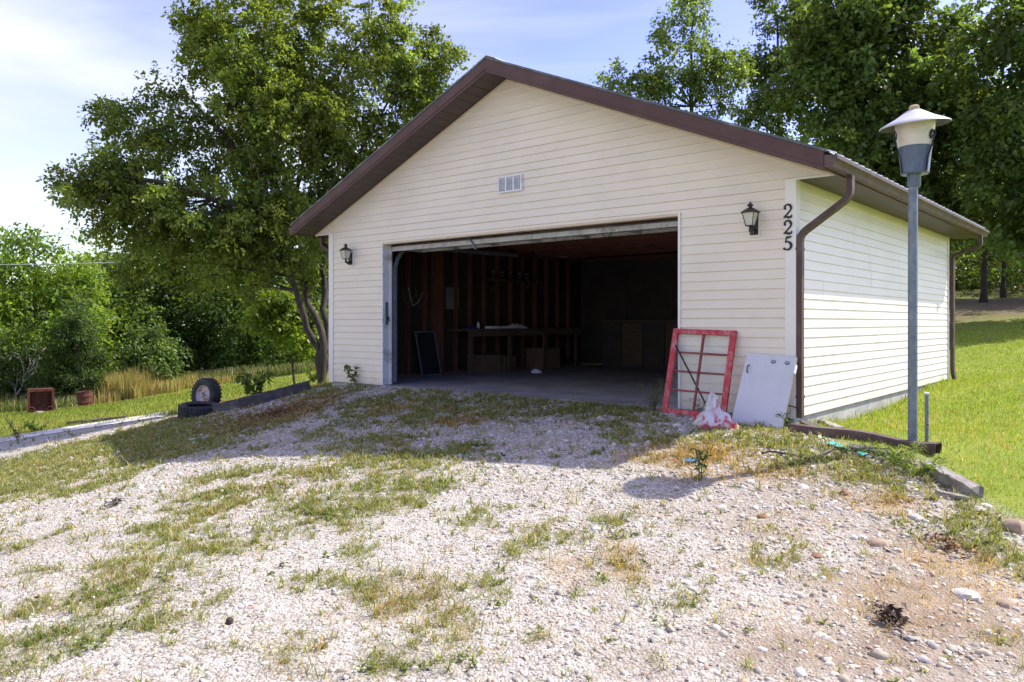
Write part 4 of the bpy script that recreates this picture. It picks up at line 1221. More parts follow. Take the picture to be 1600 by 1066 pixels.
st = thing('stake', 'short galvanised pipe standing in the grass behind the lamp post', 'pipe', (sp_.x, sp_.y, sz))
hh = CAMZ + (HORIZON - 614) / FPX * 7.0 - sz
mb = MB(); mb.tube([(0, 0, -.1), (0, 0, hh)], .0165, 12); mb.obj('pipe', M['steel'], st, 40)
mb = MB(); mb.lathe([(.018, hh - .015), (.021, hh - .012), (.021, hh + .004), (.002, hh + .008)], 12); mb.obj('cap', M['white'], st, 40)
for q in (.35, .6):
    mb = MB(); mb.tube([(0, -.0165, hh * q), (0, -.024, hh * q)], .006, 6); mb.obj('bolt', M['black'], st)

# ------------------------------------------------------------------ timber, trough and scraps by the corner
def beam(name, label, cat, a, b, w, h, m, lift=0.0, n=8, jit=.006, kind='box', group=None):
    """A squared timber from ground point a to b (pixels), slightly uneven."""
    A = a if isinstance(a, Vector) else at(*a); B = b if isinstance(b, Vector) else at(*b)
    d = (B - A); l = d.length; vs, fs = [], []
    if kind == 'box': cs = [(-.5, 0), (.5, 0), (.5, .9), (.42, 1), (-.42, 1), (-.5, .9)]
    else: cs = [(.5 * math.cos(t), .5 + .5 * math.sin(t)) for t in [2 * math.pi * k / 10 for k in range(10)]]
    k = len(cs)
    for i in range(n + 1):
        x = l * i / n
        for c in cs:
            vs.append((x + (random.uniform(-jit, jit) * 3 if i in (0, n) else 0), c[0] * w + random.uniform(-jit, jit), c[1] * h + random.uniform(-jit, jit)))
    for i in range(n):
        for j in range(k): fs.append((i * k + j, i * k + (j + 1) % k, (i + 1) * k + (j + 1) % k, (i + 1) * k + j))
    fs += [tuple(range(k))[::-1], tuple(n * k + j for j in range(k))]
    mb = MB(); mb.add(vs, fs)
    o = mb.obj(name, m, None, False, A + Vector((0, 0, lift)), (0, -math.asin(d.z / l), math.atan2(d.y, d.x)))
    o.rotation_mode = 'XYZ'
    return tag(o, label, cat, group)
tr0, tr1 = at(1236, 676), at(1466, 711)
d_ = tr1 - tr0; l_ = d_.length
tro = thing('gutter_trough', 'loose brown metal gutter length lying in front of the lamp post', 'gutter', tr0 + Vector((0, 0, .01)), (0, -math.asin(d_.z / l_), math.atan2(d_.y, d_.x)))
sec = [(-.062, .0), (-.062, .062), (-.052, .078), (.052, .078), (.062, .062), (.062, 0), (.057, 0), (.057, .060), (.048, .072), (-.048, .072), (-.057, .060), (-.057, 0)]
vs, fs = [], []
for i in range(11):
    x = l_ * i / 10; t = i / 10
    fl = 1 + .35 * max(0, t - .8) / .2; bow = .05 * math.sin(math.pi * t)
    for y_, z_ in sec: vs.append((x, y_ * fl + bow, z_ * fl * (1 - .12 * math.sin(t * 9)) + .010 * math.sin(t * 5)))
k = len(sec)
for i in range(10):
    for j in range(k): fs.append((i * k + j, i * k + (j + 1) % k, (i + 1) * k + (j + 1) % k, (i + 1) * k + j))
fs += [tuple(range(k))[::-1], tuple(10 * k + j for j in range(k))]
mb = MB(); mb.add(vs, fs); mb.obj('trough', M['gutter'], tro)
mb = MB(); mb.box((l_ * .55, -.066, .020), (l_ * .55 + .04, .01, .083)); mb.v = [(x, y + .05, z) for x, y, z in mb.v]; mb.obj('joint_band', M['gutter'], tro)
beam('plank', 'pale weathered plank slanting down from the corner behind the brown gutter', 'plank', at(1268, 656) + Vector((0, 0, .03)), at(1312, 672), .09, .03, M['oldwood'])
beam('plank', 'darker grey plank wedged at the corner beside the paler plank', 'plank', at(1252, 662) + Vector((0, 0, .02)), at(1290, 678), .10, .03, M['darkwood'])
beam('plank', 'grey flat board half buried under the brown gutter', 'plank', (1330, 700), (1392, 712), .16, .03, M['darkwood'], .0)
beam('stick', 'short bleached stick in the weeds below the brown gutter', 'stick', (1352, 714), (1384, 724), .035, .03, M['oldwood'], .01, 5, .004, 'round')
beam('log', 'split silver-grey log with a dark rotten end in the lawn edge', 'log', (1446, 736), (1522, 777), .115, .085, M['oldwood'], .0, 14, .0065)
beam('plank', 'thin bleached slat lying in front of the split log', 'plank', (1462, 772), (1516, 784), .05, .03, M['oldwood'], .0, 6, .005)
def ground_line(pts, lift=.02):
    return [at(*p) + Vector((0, 0, lift + random.uniform(0, .015))) for p in pts]
P = ground_line([(1190, 714), (1203, 710), (1222, 713), (1243, 717), (1262, 722), (1282, 715), (1298, 708), (1306, 700)])
mb = MB(); mb.tube(P, .009, 6); tag(mb.obj('cable', M['wire'], None, True), 'black and pale cable end snaking over dry grass below the gutter', 'cable')
def film(name, label, m, a, b, w, seed):
    A, B = at(*a), at(*b); n, k = 12, 6; vs = []
    s = (B - A).cross(Vector((0, 0, 1))).normalized()
    for i in range(n + 1):
        for j in range(k + 1):
            p = A.lerp(B, i / n) + s * (w * (j / k - .5))
            q = mnoise.noise(p * 14 + Vector((seed, 0, 0)))
            vs.append(p + Vector((q * .02, q * .015, .03 + .035 * mnoise.noise(p * 9 + Vector((0, seed, 0))))))
    mb = MB(); mb.add(vs, [(i * (k + 1) + j, i * (k + 1) + j + 1, (i + 1) * (k + 1) + j + 1, (i + 1) * (k + 1) + j) for i in range(n) for j in range(k)])
    o = mb.obj(name, m, None, 40); sm = o.modifiers.new('thick', 'SOLIDIFY'); sm.thickness = .002
    return tag(o, label, 'litter')
film('plastic_scrap', 'teal green plastic strip in the weeds below the brown gutter', M['teal'], (1292, 694), (1326, 708), .07, 1)
film('plastic_scrap', 'tiny teal scrap near the bleached stick', M['teal'], (1342, 714), (1352, 718), .06, 4)
film('plastic_scrap', 'flat blue plastic scrap on the gravel by a small weed', M['blue'], (1066, 724), (1092, 723), .06, 7)

# ------------------------------------------------------------------ rocks one can tell apart
def rock_mesh(seed, sx, sy, sz):
    rr = random.Random(seed); mb = MB()
    n, m = 9, 5; vs = []
    for i in range(m + 1):
        th = -.6 + (math.pi / 2 + .6) * i / m
        for k in range(n):
            a = 2 * math.pi * k / n
            q = rr.uniform(.82, 1.12)
            vs.append((math.cos(a) * math.cos(th) * sx * q, math.sin(a) * math.cos(th) * sy * q, math.sin(th) * sz * rr.uniform(.9, 1.05)))
    mb.add(vs, [(i * n + k, i * n + (k + 1) % n, (i + 1) * n + (k + 1) % n, (i + 1) * n + k) for i in range(m) for k in range(n)])
    return mb
rk_t = mat('tan_field_stone', (.34, .25, .17), .92, .2, 9, .6, 40, dirt=(.2, .17, .14), dirt_scale=7, dirt_amt=.5)
rk_w = mat('white_limestone', (.52, .48, .43), .92, .14, 9, .5, 40, dirt=(.33, .25, .19), dirt_scale=7, dirt_amt=.5)
rk_r = mat('red_brown_stone', (.27, .15, .095), .92, .2, 9, .5, 40)
for i, (px, py, w, h, m, lab) in enumerate([
    (1586, 818, 26, 20, rk_t, 'large tan block of stone at the lawn edge beyond the slat'),
    (1372, 845, 19, 9, rk_t, 'flat tan stone at the upper rim of the brown gravel'),
    (1346, 838, 10, 7, rk_w, 'pale stone touching the flat tan stone'),
    (1320, 768, 10, 8, rk_r, 'red-brown stone on the gravel below the teal strip'),
    (1160, 894, 10, 7, rk_w, 'rounded pinkish white stone amid the right gravel'),
    (1277, 866, 12, 6, rk_r, 'cracked red-brown stone in the middle of the brown gravel'),
    (1128, 791, 11, 6, rk_w, 'smooth white stone beside the shadow of the lamp'),
    (1192, 805, 12, 5, rk_r, 'small dark red stone between the white stone and the cable'),
    (1430, 806, 14, 6, rk_w, 'pale stone half hidden in weeds below the slat'),
    (1530, 794, 12, 8, rk_w, 'white stone in the grass just below the split log'),
    (1510, 925, 24, 9, rk_w, 'broad pale stone under dry grass in the lower gravel bank'),
    (1572, 940, 18, 9, rk_t, 'tan slab of stone at the dry gravel bank'),
    (452, 766, 7, 5, rk_w, 'single white stone in the sunlit tufts of the drive'),
    (297, 673, 5, 3, rk_w, 'white lump of limestone in the shaded grass by the lying tyre')]):
    p = at(px, py + h * .5); s = p.y / FPX
    o = rock_mesh(i + 3, w * s, w * s * .8, h * s * .9).obj('rock', m, None, 35, p, (0, 0, random.uniform(0, 3)))
    tag(o, lab, 'rock', 'larger stones on the gravel')
p = at(359, 975); s = p.y / FPX
mb = MB(); mb.lathe([(.001, 0)] + [(.5 * math.sin(R(t)), .5 - .5 * math.cos(R(t))) for t in range(15, 180, 15)] + [(.001, 1)], 14); mb.v = [(x * 12 * s, y * 12 * s, z * 12 * s - .004) for x, y, z in mb.v]
tag(mb.obj('walnut', M['seed'], None, True, p), 'dark round walnut husk lying on the white gravel', 'nut')
def leaf_litter(label, px, py, r, n, cols, cat='dead leaves', name='leaf_clump'):
    c = at(px, py); V_, F_, T_ = [], [], []
    for i in range(n):
        a, q = random.uniform(0, 6.28), abs(random.gauss(0, .5)) * r
        b = Vector((c.x + q * math.cos(a), c.y + q * math.sin(a) * 1.2, 0)); b.z = gz(b.x, b.y) + random.uniform(.004, .03 + .03 * (1 - q / r / 2))
        d = Vector((random.uniform(-1, 1), random.uniform(-1, 1), random.uniform(-.3, .6))).normalized(); s2 = d.cross(Vector((random.uniform(-.5, .5), random.uniform(-.5, .5), 1))).normalized()
        l = random.uniform(.025, .06); w = l * random.uniform(.3, .6); k = len(V_)
        V_ += [b, b + d * l * .5 + s2 * w * .5 + Vector((0, 0, .01)), b + d * l, b + d * l * .5 - s2 * w * .5 + Vector((0, 0, .008))]
        F_ += [(k, k + 1, k + 2), (k, k + 2, k + 3)]; T_ += [random.choice(cols)] * 4
    V_ = np.array([tuple(v) for v in V_])
    o = npmesh(name, V_ - np.array(c), F_, M['stone'], np.array(T_), False, None, c)
    return tag(o, label, cat, kind='stuff')
leaf_litter('dark brown clump of dead leaves on the lower right gravel', 1392, 972, .13, 120, [(.07, .05, .04), (.12, .085, .06), (.18, .13, .10)])
leaf_litter('drift of tan and brown leaves against the dry grass bank', 1478, 858, .22, 110, [(.20, .10, .05), (.12, .07, .045), (.30, .18, .08)])
leaf_litter('small scatter of dark twig bits on the white drive', 178, 791, .12, 50, [(.05, .045, .04), (.12, .10, .09)], 'twigs', 'twig_scatter')
leaf_litter('brown leaf litter drift at the shaded pad edge near the timber', 430, 650, 1.1, 1500, [(.26, .14, .07), (.20, .11, .06), (.34, .22, .13), (.15, .09, .05)])

# ------------------------------------------------------------------ gravel: tens of thousands of chips, one mass
def scatter(n, x0, x1, y0, y1, dens):
    """Random ground points kept with probability dens(X, Y) (0..1)."""
    X = rng.uniform(x0, x1, n); Y = rng.uniform(y0, y1, n)
    k = rng.random(n) < dens(X, Y)
    return X[k], Y[k]
def in_view(X, Y, pad=60):
    px = 800 + FPX * X / np.maximum(Y, .1)
    return (px > -pad) & (px < 1600 + pad)
ico = []
_ph = (1 + 5 ** .5) / 2
_iv = np.array([(-1, _ph, 0), (1, _ph, 0), (-1, -_ph, 0), (1, -_ph, 0), (0, -1, _ph), (0, 1, _ph), (0, -1, -_ph), (0, 1, -_ph), (_ph, 0, -1), (_ph, 0, 1), (-_ph, 0, -1), (-_ph, 0, 1)]) / math.sqrt(1 + _ph ** 2)
_if = np.array([(0, 11, 5), (0, 5, 1), (0, 1, 7), (0, 7, 10), (0, 10, 11), (1, 5, 9), (5, 11, 4), (11, 10, 2), (10, 7, 6), (7, 1, 8), (3, 9, 4), (3, 4, 2), (3, 2, 6), (3, 6, 8), (3, 8, 9), (4, 9, 5), (2, 4, 11), (6, 2, 10), (8, 6, 7), (9, 8, 1)])
_if = np.array([q for q in _if if _iv[q].mean(0)[2] > -.38])
def stones(name, X, Y, size, palette, probs):
    n = len(X); Z = ground(X, Y)
    v = _iv[None] * (1 + rng.uniform(-.34, .30, (n, 12, 1)))
    sc = size[:, None] * np.c_[rng.uniform(.8, 1.5, n), rng.uniform(.55, 1.0, n), rng.uniform(.35, .75, n)]
    v = v * sc[:, None]
    # random small tilt then heading
    a = rng.uniform(0, 2 * np.pi, n); b = rng.normal(0, .35, n)
    cb, sb = np.cos(b)[:, None], np.sin(b)[:, None]
    y_, z_ = v[..., 1] * cb - v[..., 2] * sb, v[..., 1] * sb + v[..., 2] * cb
    ca, sa = np.cos(a)[:, None], np.sin(a)[:, None]
    x2, y2 = v[..., 0] * ca - y_ * sa, v[..., 0] * sa + y_ * ca
    P = np.stack([x2 + X[:, None], y2 + Y[:, None], z_ + (Z - size * .02)[:, None]], -1).reshape(-1, 3)
    Fc = (_if[None] + (np.arange(n) * 12)[:, None, None]).reshape(-1, 3)
    pal = np.array(palette)[rng.choice(len(palette), n, p=probs)] * rng.uniform(.82, 1.15, (n, 1))
    T = np.repeat(pal, 12, 0)
    return tag(npmesh(name, P, Fc, M['stone'], T), kind='stuff')
def gdens(X, Y):
    g, d, s, l = masks(X, Y)
    lx, ly = w2g(X, Y)
    out = (ly < -.05) | (lx > .3)
    return out * (l < .3) * in_view(X, Y) * np.clip(1 - .75 * g - .45 * d - s * np.where(X < 0, .35, .55), .06, 1) * np.clip(.75 + .6 * fbm(X, Y, 2.2, 51), .25, 1) * np.clip(6.5 / Y, .25, 1) ** 1.4 * (lx < 3.2)
X, Y = scatter(330000, -7.5, 5.2, 3.0, 13.5, gdens)
_lim = 62000
X, Y = X[:_lim], Y[:_lim]
_s = rng.lognormal(math.log(.0074), .55, len(X)).clip(.004, .030) * np.clip(Y / 6, .9, 1.35) * (.84 + .55 * np.clip((X + .5) / 3, 0, 1))
stones('gravel', X, Y, _s, [(.54, .49, .405), (.46, .41, .325), (.41, .35, .265), (.43, .32, .23), (.29, .26, .21), (.59, .555, .48), (.36, .335, .29)], [.24, .23, .17, .10, .09, .09, .08])
# ------------------------------------------------------------------ at the far left: tyres, timber, path, rusted iron
def tyre(label, loc, rot, rim=True, sc=1):
    t = thing('tyre', label, 'tyre', loc, rot, 'old tyres at the edge of the pad')
    t.scale = (sc, sc, sc)
    ro, ri, w = .315, .19, .105
    prof = [(ri, -w * .72), (ri + .02, -w * .86), (ri + .07, -w), (ro - .035, -w * .97), (ro - .008, -w * .80), (ro, -w * .55), (ro, w * .55), (ro - .008, w * .80), (ro - .035, w * .97), (ri + .07, w), (ri + .02, w * .86), (ri, w * .72), (ri + .03, w * .5), (ri + .05, 0), (ri + .03, -w * .5), (ri, -w * .72)]
    mb = MB(); mb.lathe(prof, 40); mb.obj('tread_casing', M['rubber'], t, 45)
    mb = MB()
    for k in range(30):
        a = 2 * math.pi * k / 30
        for sg in (-1, 1):
            b = MB(); b.box((ro - .004, -.015, sg * .05 - .045), (ro + .007, .015, sg * .05 + .040)); b.xf(Matrix.Rotation(a + sg * .05, 4, 'Z')); mb.add(b.v, b.f)
    mb.obj('tread_blocks', M['rubber'], t)['kind'] = 'stuff'
    if rim:
        mb = MB(); mb.lathe([(ri + .012, w * .74), (ri - .004, w * .70), (ri - .012, w * .5), (ri - .025, w * .2), (.13, .005), (.10, .02), (.075, .045), (.045, .048), (.043, .0), (.001, -.002)], 32); rm = mb.obj('rim', M['rim'], t, 40)
        for k in range(5):
            a = 2 * math.pi * k / 5
            mb = MB(); mb.lathe([(.012, .040), (.012, .058), (.001, .060)], 8); mb.v = [(x + .06 * math.cos(a), y + .06 * math.sin(a), z) for x, y, z in mb.v]; mb.obj('lug_nut', M['rust'], rm)
    return t
p = at(322, 641); ax = Vector((-.50, -.85, .10)).normalized()
q = ax.to_track_quat('Z', 'Y').to_euler()
tyre('upright old tyre on a rusty white wheel', p + Vector((0, 0, .25)), q, True, .9)
p = at(303, 652)
tyre('flat lying tyre without wheel in front of the upright one', p + Vector((0.02, .18, .085)), (R(4), R(3), 0), False)
beam('timber', 'dark short timber lying between the tyres and the long board', 'timber', (338, 645), (378, 636), .10, .15, M['darkwood'], -.02, 5, .012)
A_, B_ = at(374, 640), at(487, 610)
beam('timber', 'long grey board on edge running from the tyres to the tree', 'timber', A_, B_, .05, .185, M['darkwood'], -.02, 12, .008)
beam('timber', 'low dark board lying on the lawn above the concrete path', 'timber', (108, 664), (198, 655), .12, .07, M['darkwood'], 0, 8, .012)
# concrete path: a ribbon with its own thickness
up_ = [(-150, 716), (0, 686), (70, 675), (140, 664), (200, 655), (262, 645)]
lo_ = [(-150, 722), (0, 692), (70, 680), (140, 669), (200, 660), (262, 650)]
def dens_line(l, n=36):
    xs = np.linspace(l[0][0], l[-1][0], n); ys = np.interp(xs, [a for a, b in l], [b for a, b in l]); return [at(x, y) for x, y in zip(xs, ys)]
U, D_ = dens_line(up_), dens_line(lo_)
mb = MB(); vs, fs = [], []
for u, d in zip(U, D_):
    vs += [u + Vector((0, 0, .035)), d + Vector((0, 0, .012)), u + Vector((0, 0, -.2)), d + Vector((0, .25, -.2))]
for i in range(len(U) - 1):
    b = i * 4
    fs += [(b, b + 4, b + 5, b + 1), (b, b + 2, b + 6, b + 4), (b + 1, b + 5, b + 7, b + 3)]
mb.add(vs, fs); tag(mb.obj('path', M['pathc']), kind='structure')

p = at(64, 645); 
fb = thing('fire_box', 'rusted iron box with an open front standing in the meadow', 'fire box', p, (0, 0, R(33)))
w, h, dd = .70, .74, .60
for nm, lo, hi in (('side_panel', (-w / 2, 0, -.05), (-w / 2 + .02, dd, h)), ('side_panel', (w / 2 - .02, 0, -.05), (w / 2, dd, h)), ('top_panel', (-w / 2 + .0205, 0, h - .02), (w / 2 - .0205, dd, h)), ('back_panel', (-w / 2 + .0205, .16, .0), (w / 2 - .0205, .18, h - .021)), ('bottom_panel', (-w / 2 + .0205, 0, .06), (w / 2 - .0205, .1595, .08))):
    mb = MB(); mb.box(lo, hi, 0, .004); mb.obj(nm, M['rust'], fb)
for lo, hi in (((-w / 2 - .02, -.03, h - .06), (w / 2 + .02, -.001, h + .02)), ((-w / 2 - .02, -.03, -.05), (-w / 2 + .05, -.001, h - .061)), ((w / 2 - .05, -.03, -.05), (w / 2 + .02, -.001, h - .061))):
    mb = MB(); mb.box(lo, hi, 0, .006); mb.obj('front_rim', M['rust'], fb)
for k in range(4):
    z = .30 + k * .09
    mb = MB(); mb.tube([(-w / 2 + .02, .12, z + random.uniform(-.03, .03)), (0, .10, z + random.uniform(-.02, .02)), (w / 2 - .02, .12, z + random.uniform(-.03, .03))], .014, 5); mb.obj('bar', M['rust'], fb)
for sg in (-1, 1):
    mb = MB(); mb.tube([(sg * .33, -.05, .15), (sg * .28, -.07, .20), (sg * .21, -.06, .17), (sg * .13, -.05, .09)], .016, 6); mb.obj('handle', M['rust'], fb, True)
mb = crumple('ash_heap', 'pale ash heap spilling from the rusted fire box', 'ash', p + Vector((.05, -.14, 0)), .17, .10, .07, M['ash'], 9)
p = at(134, 636)
bl = thing('barrel', 'rusty steel drum tilting in front of the tall yellow grass', 'barrel', p, (R(3), R(-5), 0))
bl.scale = (.86, .86, .86)
mb = MB(); r0 = .29; mb.lathe([(r0, -.1), (r0, .20), (r0 + .012, .215), (r0, .23), (r0, .45), (r0 + .012, .465), (r0, .48), (r0, .63), (r0 + .012, .65), (r0 + .012, .665), (r0 - .012, .665), (r0 - .014, .10), (.002, .09)], 28); mb.obj('drum', M['rust'], bl, 40)
mb = MB(); mb.lathe([(r0 - .016, .56), (.002, .58)], 20); mb.obj('ash_fill', M['ash'], bl)
# white frame of an old chair at the wood's edge
p = at(322, 583)
s = p.y / FPX
ch = thing('chair_frame', 'white bent metal chair frame at the dark edge of the wood', 'chair', p, (0, 0, R(15)))
for pts in ([(-.33, 0, 0), (-.28, 0, .35), (-.22, .15, .75)], [(.28, 0, .0), (.30, 0, .35), (.36, .15, .80)], [(-.30, 0, .22), (.29, 0, .26)], [(-.24, .12, .66), (.35, .13, .74)], [(-.29, 0, .30), (-.26, .45, .28), (.30, .45, .32), (.30, 0, .34)], [(-.26, .45, .28), (-.28, .47, 0)], [(.30, .45, .32), (.32, .47, 0)]):
    mb = MB(); mb.tube(pts, .022, 6); mb.obj('tube', M['white'], ch)
# dead branch
def branch(mb, p, d, l, r, lev, rr):
    pts = [p]; q = Vector(p); dd = Vector(d)
    for i in range(4):
        dd = (dd + Vector((rr.uniform(-.3, .3), rr.uniform(-.2, .2), rr.uniform(-.25, .3)))).normalized(); q = q + dd * l / 4; pts.append(q.copy())
    mb.tube(pts, [r * (1 - .18 * i) for i in range(5)], 5)
    if lev:
        for i in (1, 2, 3, 4):
            for _ in range(2 if lev > 1 else 1):
                branch(mb, pts[i], (dd + Vector((rr.uniform(-1, 1), rr.uniform(-.5, .5), rr.uniform(-.6, .9)))).normalized(), l * rr.uniform(.35, .6), r * .5, lev - 1, rr)
mb = MB(); p = at(18, 635); branch(mb, Vector((0, 0, 0)), Vector((.35, 0, .9)), 1.7, .05, 2, random.Random(5))
tag(mb.obj('dead_branch', M['deadwood'], None, True, p), 'bleached dead branch rising behind the rusted fire box', 'branch')
# utility cable sagging across the wood's edge
c0, c1 = pt(-90, 414, 30), pt(520, 394, 21)
mb = MB(); mb.tube([c0.lerp(c1, t) - Vector((0, 0, .35 * 4 * t * (1 - t) * .3)) for t in np.linspace(0, 1, 20)], .013, 5)
tag(mb.obj('utility_cable', M['wire_pale'], None, True), 'single utility cable strung across the trees toward the garage eave', 'cable')

# ------------------------------------------------------------------ foliage
def unit(a):
    return a / np.maximum(np.linalg.norm(a, axis=-1, keepdims=True), 1e-9)
def leaf_arrays(Cn, out, m, spread, L_, W_, tint, tvar=.16, flat=.55, twigs=5, droop=.25, yellow=.25):
    """m leaves on each cluster: strung along a few twigs that fan outwards."""
    n = len(Cn)
    td = unit(out[:, None] * .75 + rng.normal(0, .75, (n, twigs, 3)) * np.array([1, 1, flat]) + np.array([0, 0, -.10]))
    ti = rng.integers(0, twigs, (n, m))
    d = np.take_along_axis(td, ti[..., None].repeat(3, -1), 1)
    u = rng.random((n, m, 1)) ** .8
    sp = (np.ones(n) * spread)[:, None, None]
    p = Cn[:, None] + d * u * sp * 1.25 + rng.normal(0, .13, (n, m, 3)) * sp + np.array([0, 0, -1.0]) * (u ** 2) * sp * droop
    ld = unit(d * .6 + rng.normal(0, .7, (n, m, 3)) + np.array([0, 0, -.30]))
    nn = unit(np.array([0, 0, 1.0]) + rng.normal(0, .55, (n, m, 3)))
    s = unit(np.cross(ld, nn)); nn = np.cross(s, ld)
    l = L_ * rng.uniform(.65, 1.25, (n, m, 1)); w = W_ * rng.uniform(.75, 1.2, (n, m, 1))
    v = np.stack([p, p + ld * l * .45 + s * w * .5 + nn * w * .14, p + ld * l - nn * l * .10, p + ld * l * .45 - s * w * .5 + nn * w * .14], 2).reshape(-1, 3)
    N = n * m; b = np.arange(N)[:, None] * 4
    f = np.concatenate([b + np.array([0, 1, 2]), b + np.array([0, 2, 3])], 1).reshape(-1, 3)
    ct = np.asarray(tint) * (1 + rng.normal(0, tvar, (n, 1, 1))) * (1 + rng.normal(0, .14, (n, m, 1)))
    ye = rng.random((n, m, 1)) * yellow + rng.normal(0, .10, (n, 1, 1))
    ct = np.clip(ct * (1 + ye * np.array([.55, .18, -.2])), .004, .5)
    return v, f, np.repeat(ct.reshape(-1, 3), 4, 0)
def blob_points(c, r, n, shell=.45):
    d = unit(rng.normal(0, 1, (n, 3)))
    u = rng.random((n, 1)) ** shell
    return np.asarray(c) + d * u * np.asarray(r), d
def tree(name, label, d, base, stems, blobs, ncl, m, spread, leaf, tint, group=None, srad=.16, twigs=5, limbs=70, bark='bark_far', shell=.42, depth=None, droop=.25, cat='tree', tvar=.16, flat=.55, yellow=.25, foliage='leaf', lump=7, lumpvar=.14):
    """Pixel outlines at distance d give the tree its real size; depth is the crown's half depth in metres."""
    B = Vector(base) if len(base) == 3 else Vector((pt(base[0], base[1], d).x, d, 0))
    if len(base) == 2: B.z = gz(B.x, B.y)
    t = thing(name, label, cat, B, (0, 0, 0), group)
    px = d / FPX
    area = [b[2] * b[3] for b in blobs]; tot = sum(area)
    C_, O_, LT = [], [], []
    for b, a in zip(blobs, area):
        c = pt(b[0], b[1], d + (b[4] if len(b) > 4 else 0)); ry = depth if depth else (b[2] + b[3]) / 2 * px
        rr_ = np.array((b[2] * px, min(ry, 3.2), b[3] * px))
        k_ = max(1, int(lump)); ctr, _d = blob_points(c, rr_ * .72, k_, .3)
        for q0 in ctr:
            s_ = rng.uniform(.34, .58)
            q, o = blob_points(q0, rr_ * s_, max(2, int(round(ncl * a / tot / k_))), shell)
            C_.append(q); O_.append(unit(o + .6 * unit(q - np.asarray(c)))); LT.append(np.full(len(q), rng.normal(1, lumpvar)))
    C_, O_, LT = np.concatenate(C_), np.concatenate(O_), np.concatenate(LT)
    ok = C_[:, 2] > ground(C_[:, 0], C_[:, 1]) + .15
    C_, O_, LT = C_[ok], O_[ok], LT[ok]
    v, f, tn = leaf_arrays(C_, O_, m, spread, leaf[0], leaf[1], np.asarray(tint) * LT[:, None, None], tvar, flat, twigs, droop, yellow)
    npmesh('crown', v - np.array(B), f, M[foliage], tn, False, t)
    mb = MB(); nodes = []
    for st in stems:
        pts = [Vector(B) if q is None else pt(q[0], q[1], d + (q[2] if len(q) > 2 else 0)) for q in st]
        pts[0] = pts[0] - Vector((0, 0, .15)) if st[0] is None else pts[0]
        # subdivide with slight wander
        full = []
        for i in range(len(pts) - 1):
            for k in range(4):
                w = pts[i].lerp(pts[i + 1], k / 4)
                full.append(w + Vector((random.gauss(0, .03), random.gauss(0, .03), 0)) * (1 if (i or k) else 0))
        full.append(pts[-1]); n = len(full)
        rad = [srad * (1 - .82 * i / (n - 1)) * (1.45 if i == 0 and st[0] is None else 1) for i in range(n)]
        mb.tube([p - B for p in full], rad, 9)
        nodes += [(full[i], rad[i]) for i in range(n // 4, n)]
    NP = np.array([tuple(a[0]) for a in nodes]); idx = rng.permutation(len(C_))[:limbs]
    for i in idx:
        c = C_[i]; dist = np.linalg.norm(NP - c, axis=1) + np.maximum(0, NP[:, 2] - c[2] + .3) * 1.5
        j = int(np.argmin(dist)); a = Vector(NP[j]); e = Vector(c); r_ = min(nodes[j][1] * .5, .05)
        mid = a.lerp(e, .5) + Vector((random.gauss(0, .12), random.gauss(0, .12), random.uniform(-.05, .25))) * (e - a).length * .5
        mb.tube([a - B, a.lerp(mid, .55) - B, mid - B, mid.lerp(e, .5) + Vector((0, 0, .04)) - B, e - B], [r_, r_ * .8, r_ * .62, r_ * .42, r_ * .2], 5, caps=False)
    mb.obj('trunk', M[bark], t, True)
    return t
G1 = 'trees along the wood edge by the meadow'
G2 = 'trees on the slope behind the garage'
# the big tree at the garage's left corner
tree('shade_tree', 'big spreading shade tree with several trunks at the garage corner', 15.5, (505, 604),
     [[None, (496, 548), (470, 478, -.2), (437, 385, -.4), (408, 265, -.3), (385, 120, 0), (380, 20)],
      [None, (503, 540), (480, 455, .3), (452, 380, .5), (470, 270, .8), (520, 150, .6), (560, 50, .4)],
      [None, (510, 530, .2), (506, 440, .5), (505, 350, .6), (560, 240, .4), (630, 120, .3)],
      [(437, 385, -.4), (360, 320, -.9), (260, 285, -1.2), (150, 270, -1.2)], [(420, 320, -.4), (350, 210, -.4), (280, 140, -.3)]],
     [(400, 95, 125, 105, .2), (540, 105, 110, 95, .4), (470, 215, 150, 95, 0), (320, 190, 110, 90, -.3), (222, 245, 92, 72, -.6), (140, 285, 50, 30, -.8), (640, 85, 62, 62, .3), (350, 300, 135, 70, -.6), (235, 345, 80, 42, -.9), (190, 300, 80, 40, -.9), (330, 370, 90, 45, -.7), (175, 335, 50, 32, -1), (235, 392, 60, 34, -.8), (470, 300, 75, 60, .5), (545, 300, 50, 45, .8), (400, 330, 70, 50, .1),
      (560, 225, 80, 60, .6), (660, 130, 55, 40, .4), (690, 75, 30, 40, .3), (620, 190, 50, 40, .5), (440, -5, 150, 45, 0), (425, 370, 60, 40, -.6), (300, 395, 62, 40, -.5), (670, 165, 40, 40, .4), (610, 20, 36, 36, .2), (320, 60, 50, 50, 0), (180, 180, 34, 24, -.4), (470, 380, 40, 70, .3), (395, 430, 45, 26, -.3)],
     1480, 84, .30, (.092, .056), (.125, .178, .036), None, .085, 5, 150, 'bark', .40, None, .3, yellow=.4, tvar=.24)
tree('young_tree', 'bright yellow-green young tree under the big trunks', 17.5, (462, 598), [[None, (458, 540), (452, 470)]],
     [(448, 478, 46, 42, 0), (425, 500, 30, 24, -.2), (470, 510, 28, 20, 0)], 110, 60, .30, (.11, .075), (.10, .155, .022), None, .035, 5, 18, 'bark', .5, .8)
far = dict(m=55, spread=.85, leaf=(.21, .13), group=G1, twigs=5, limbs=22)
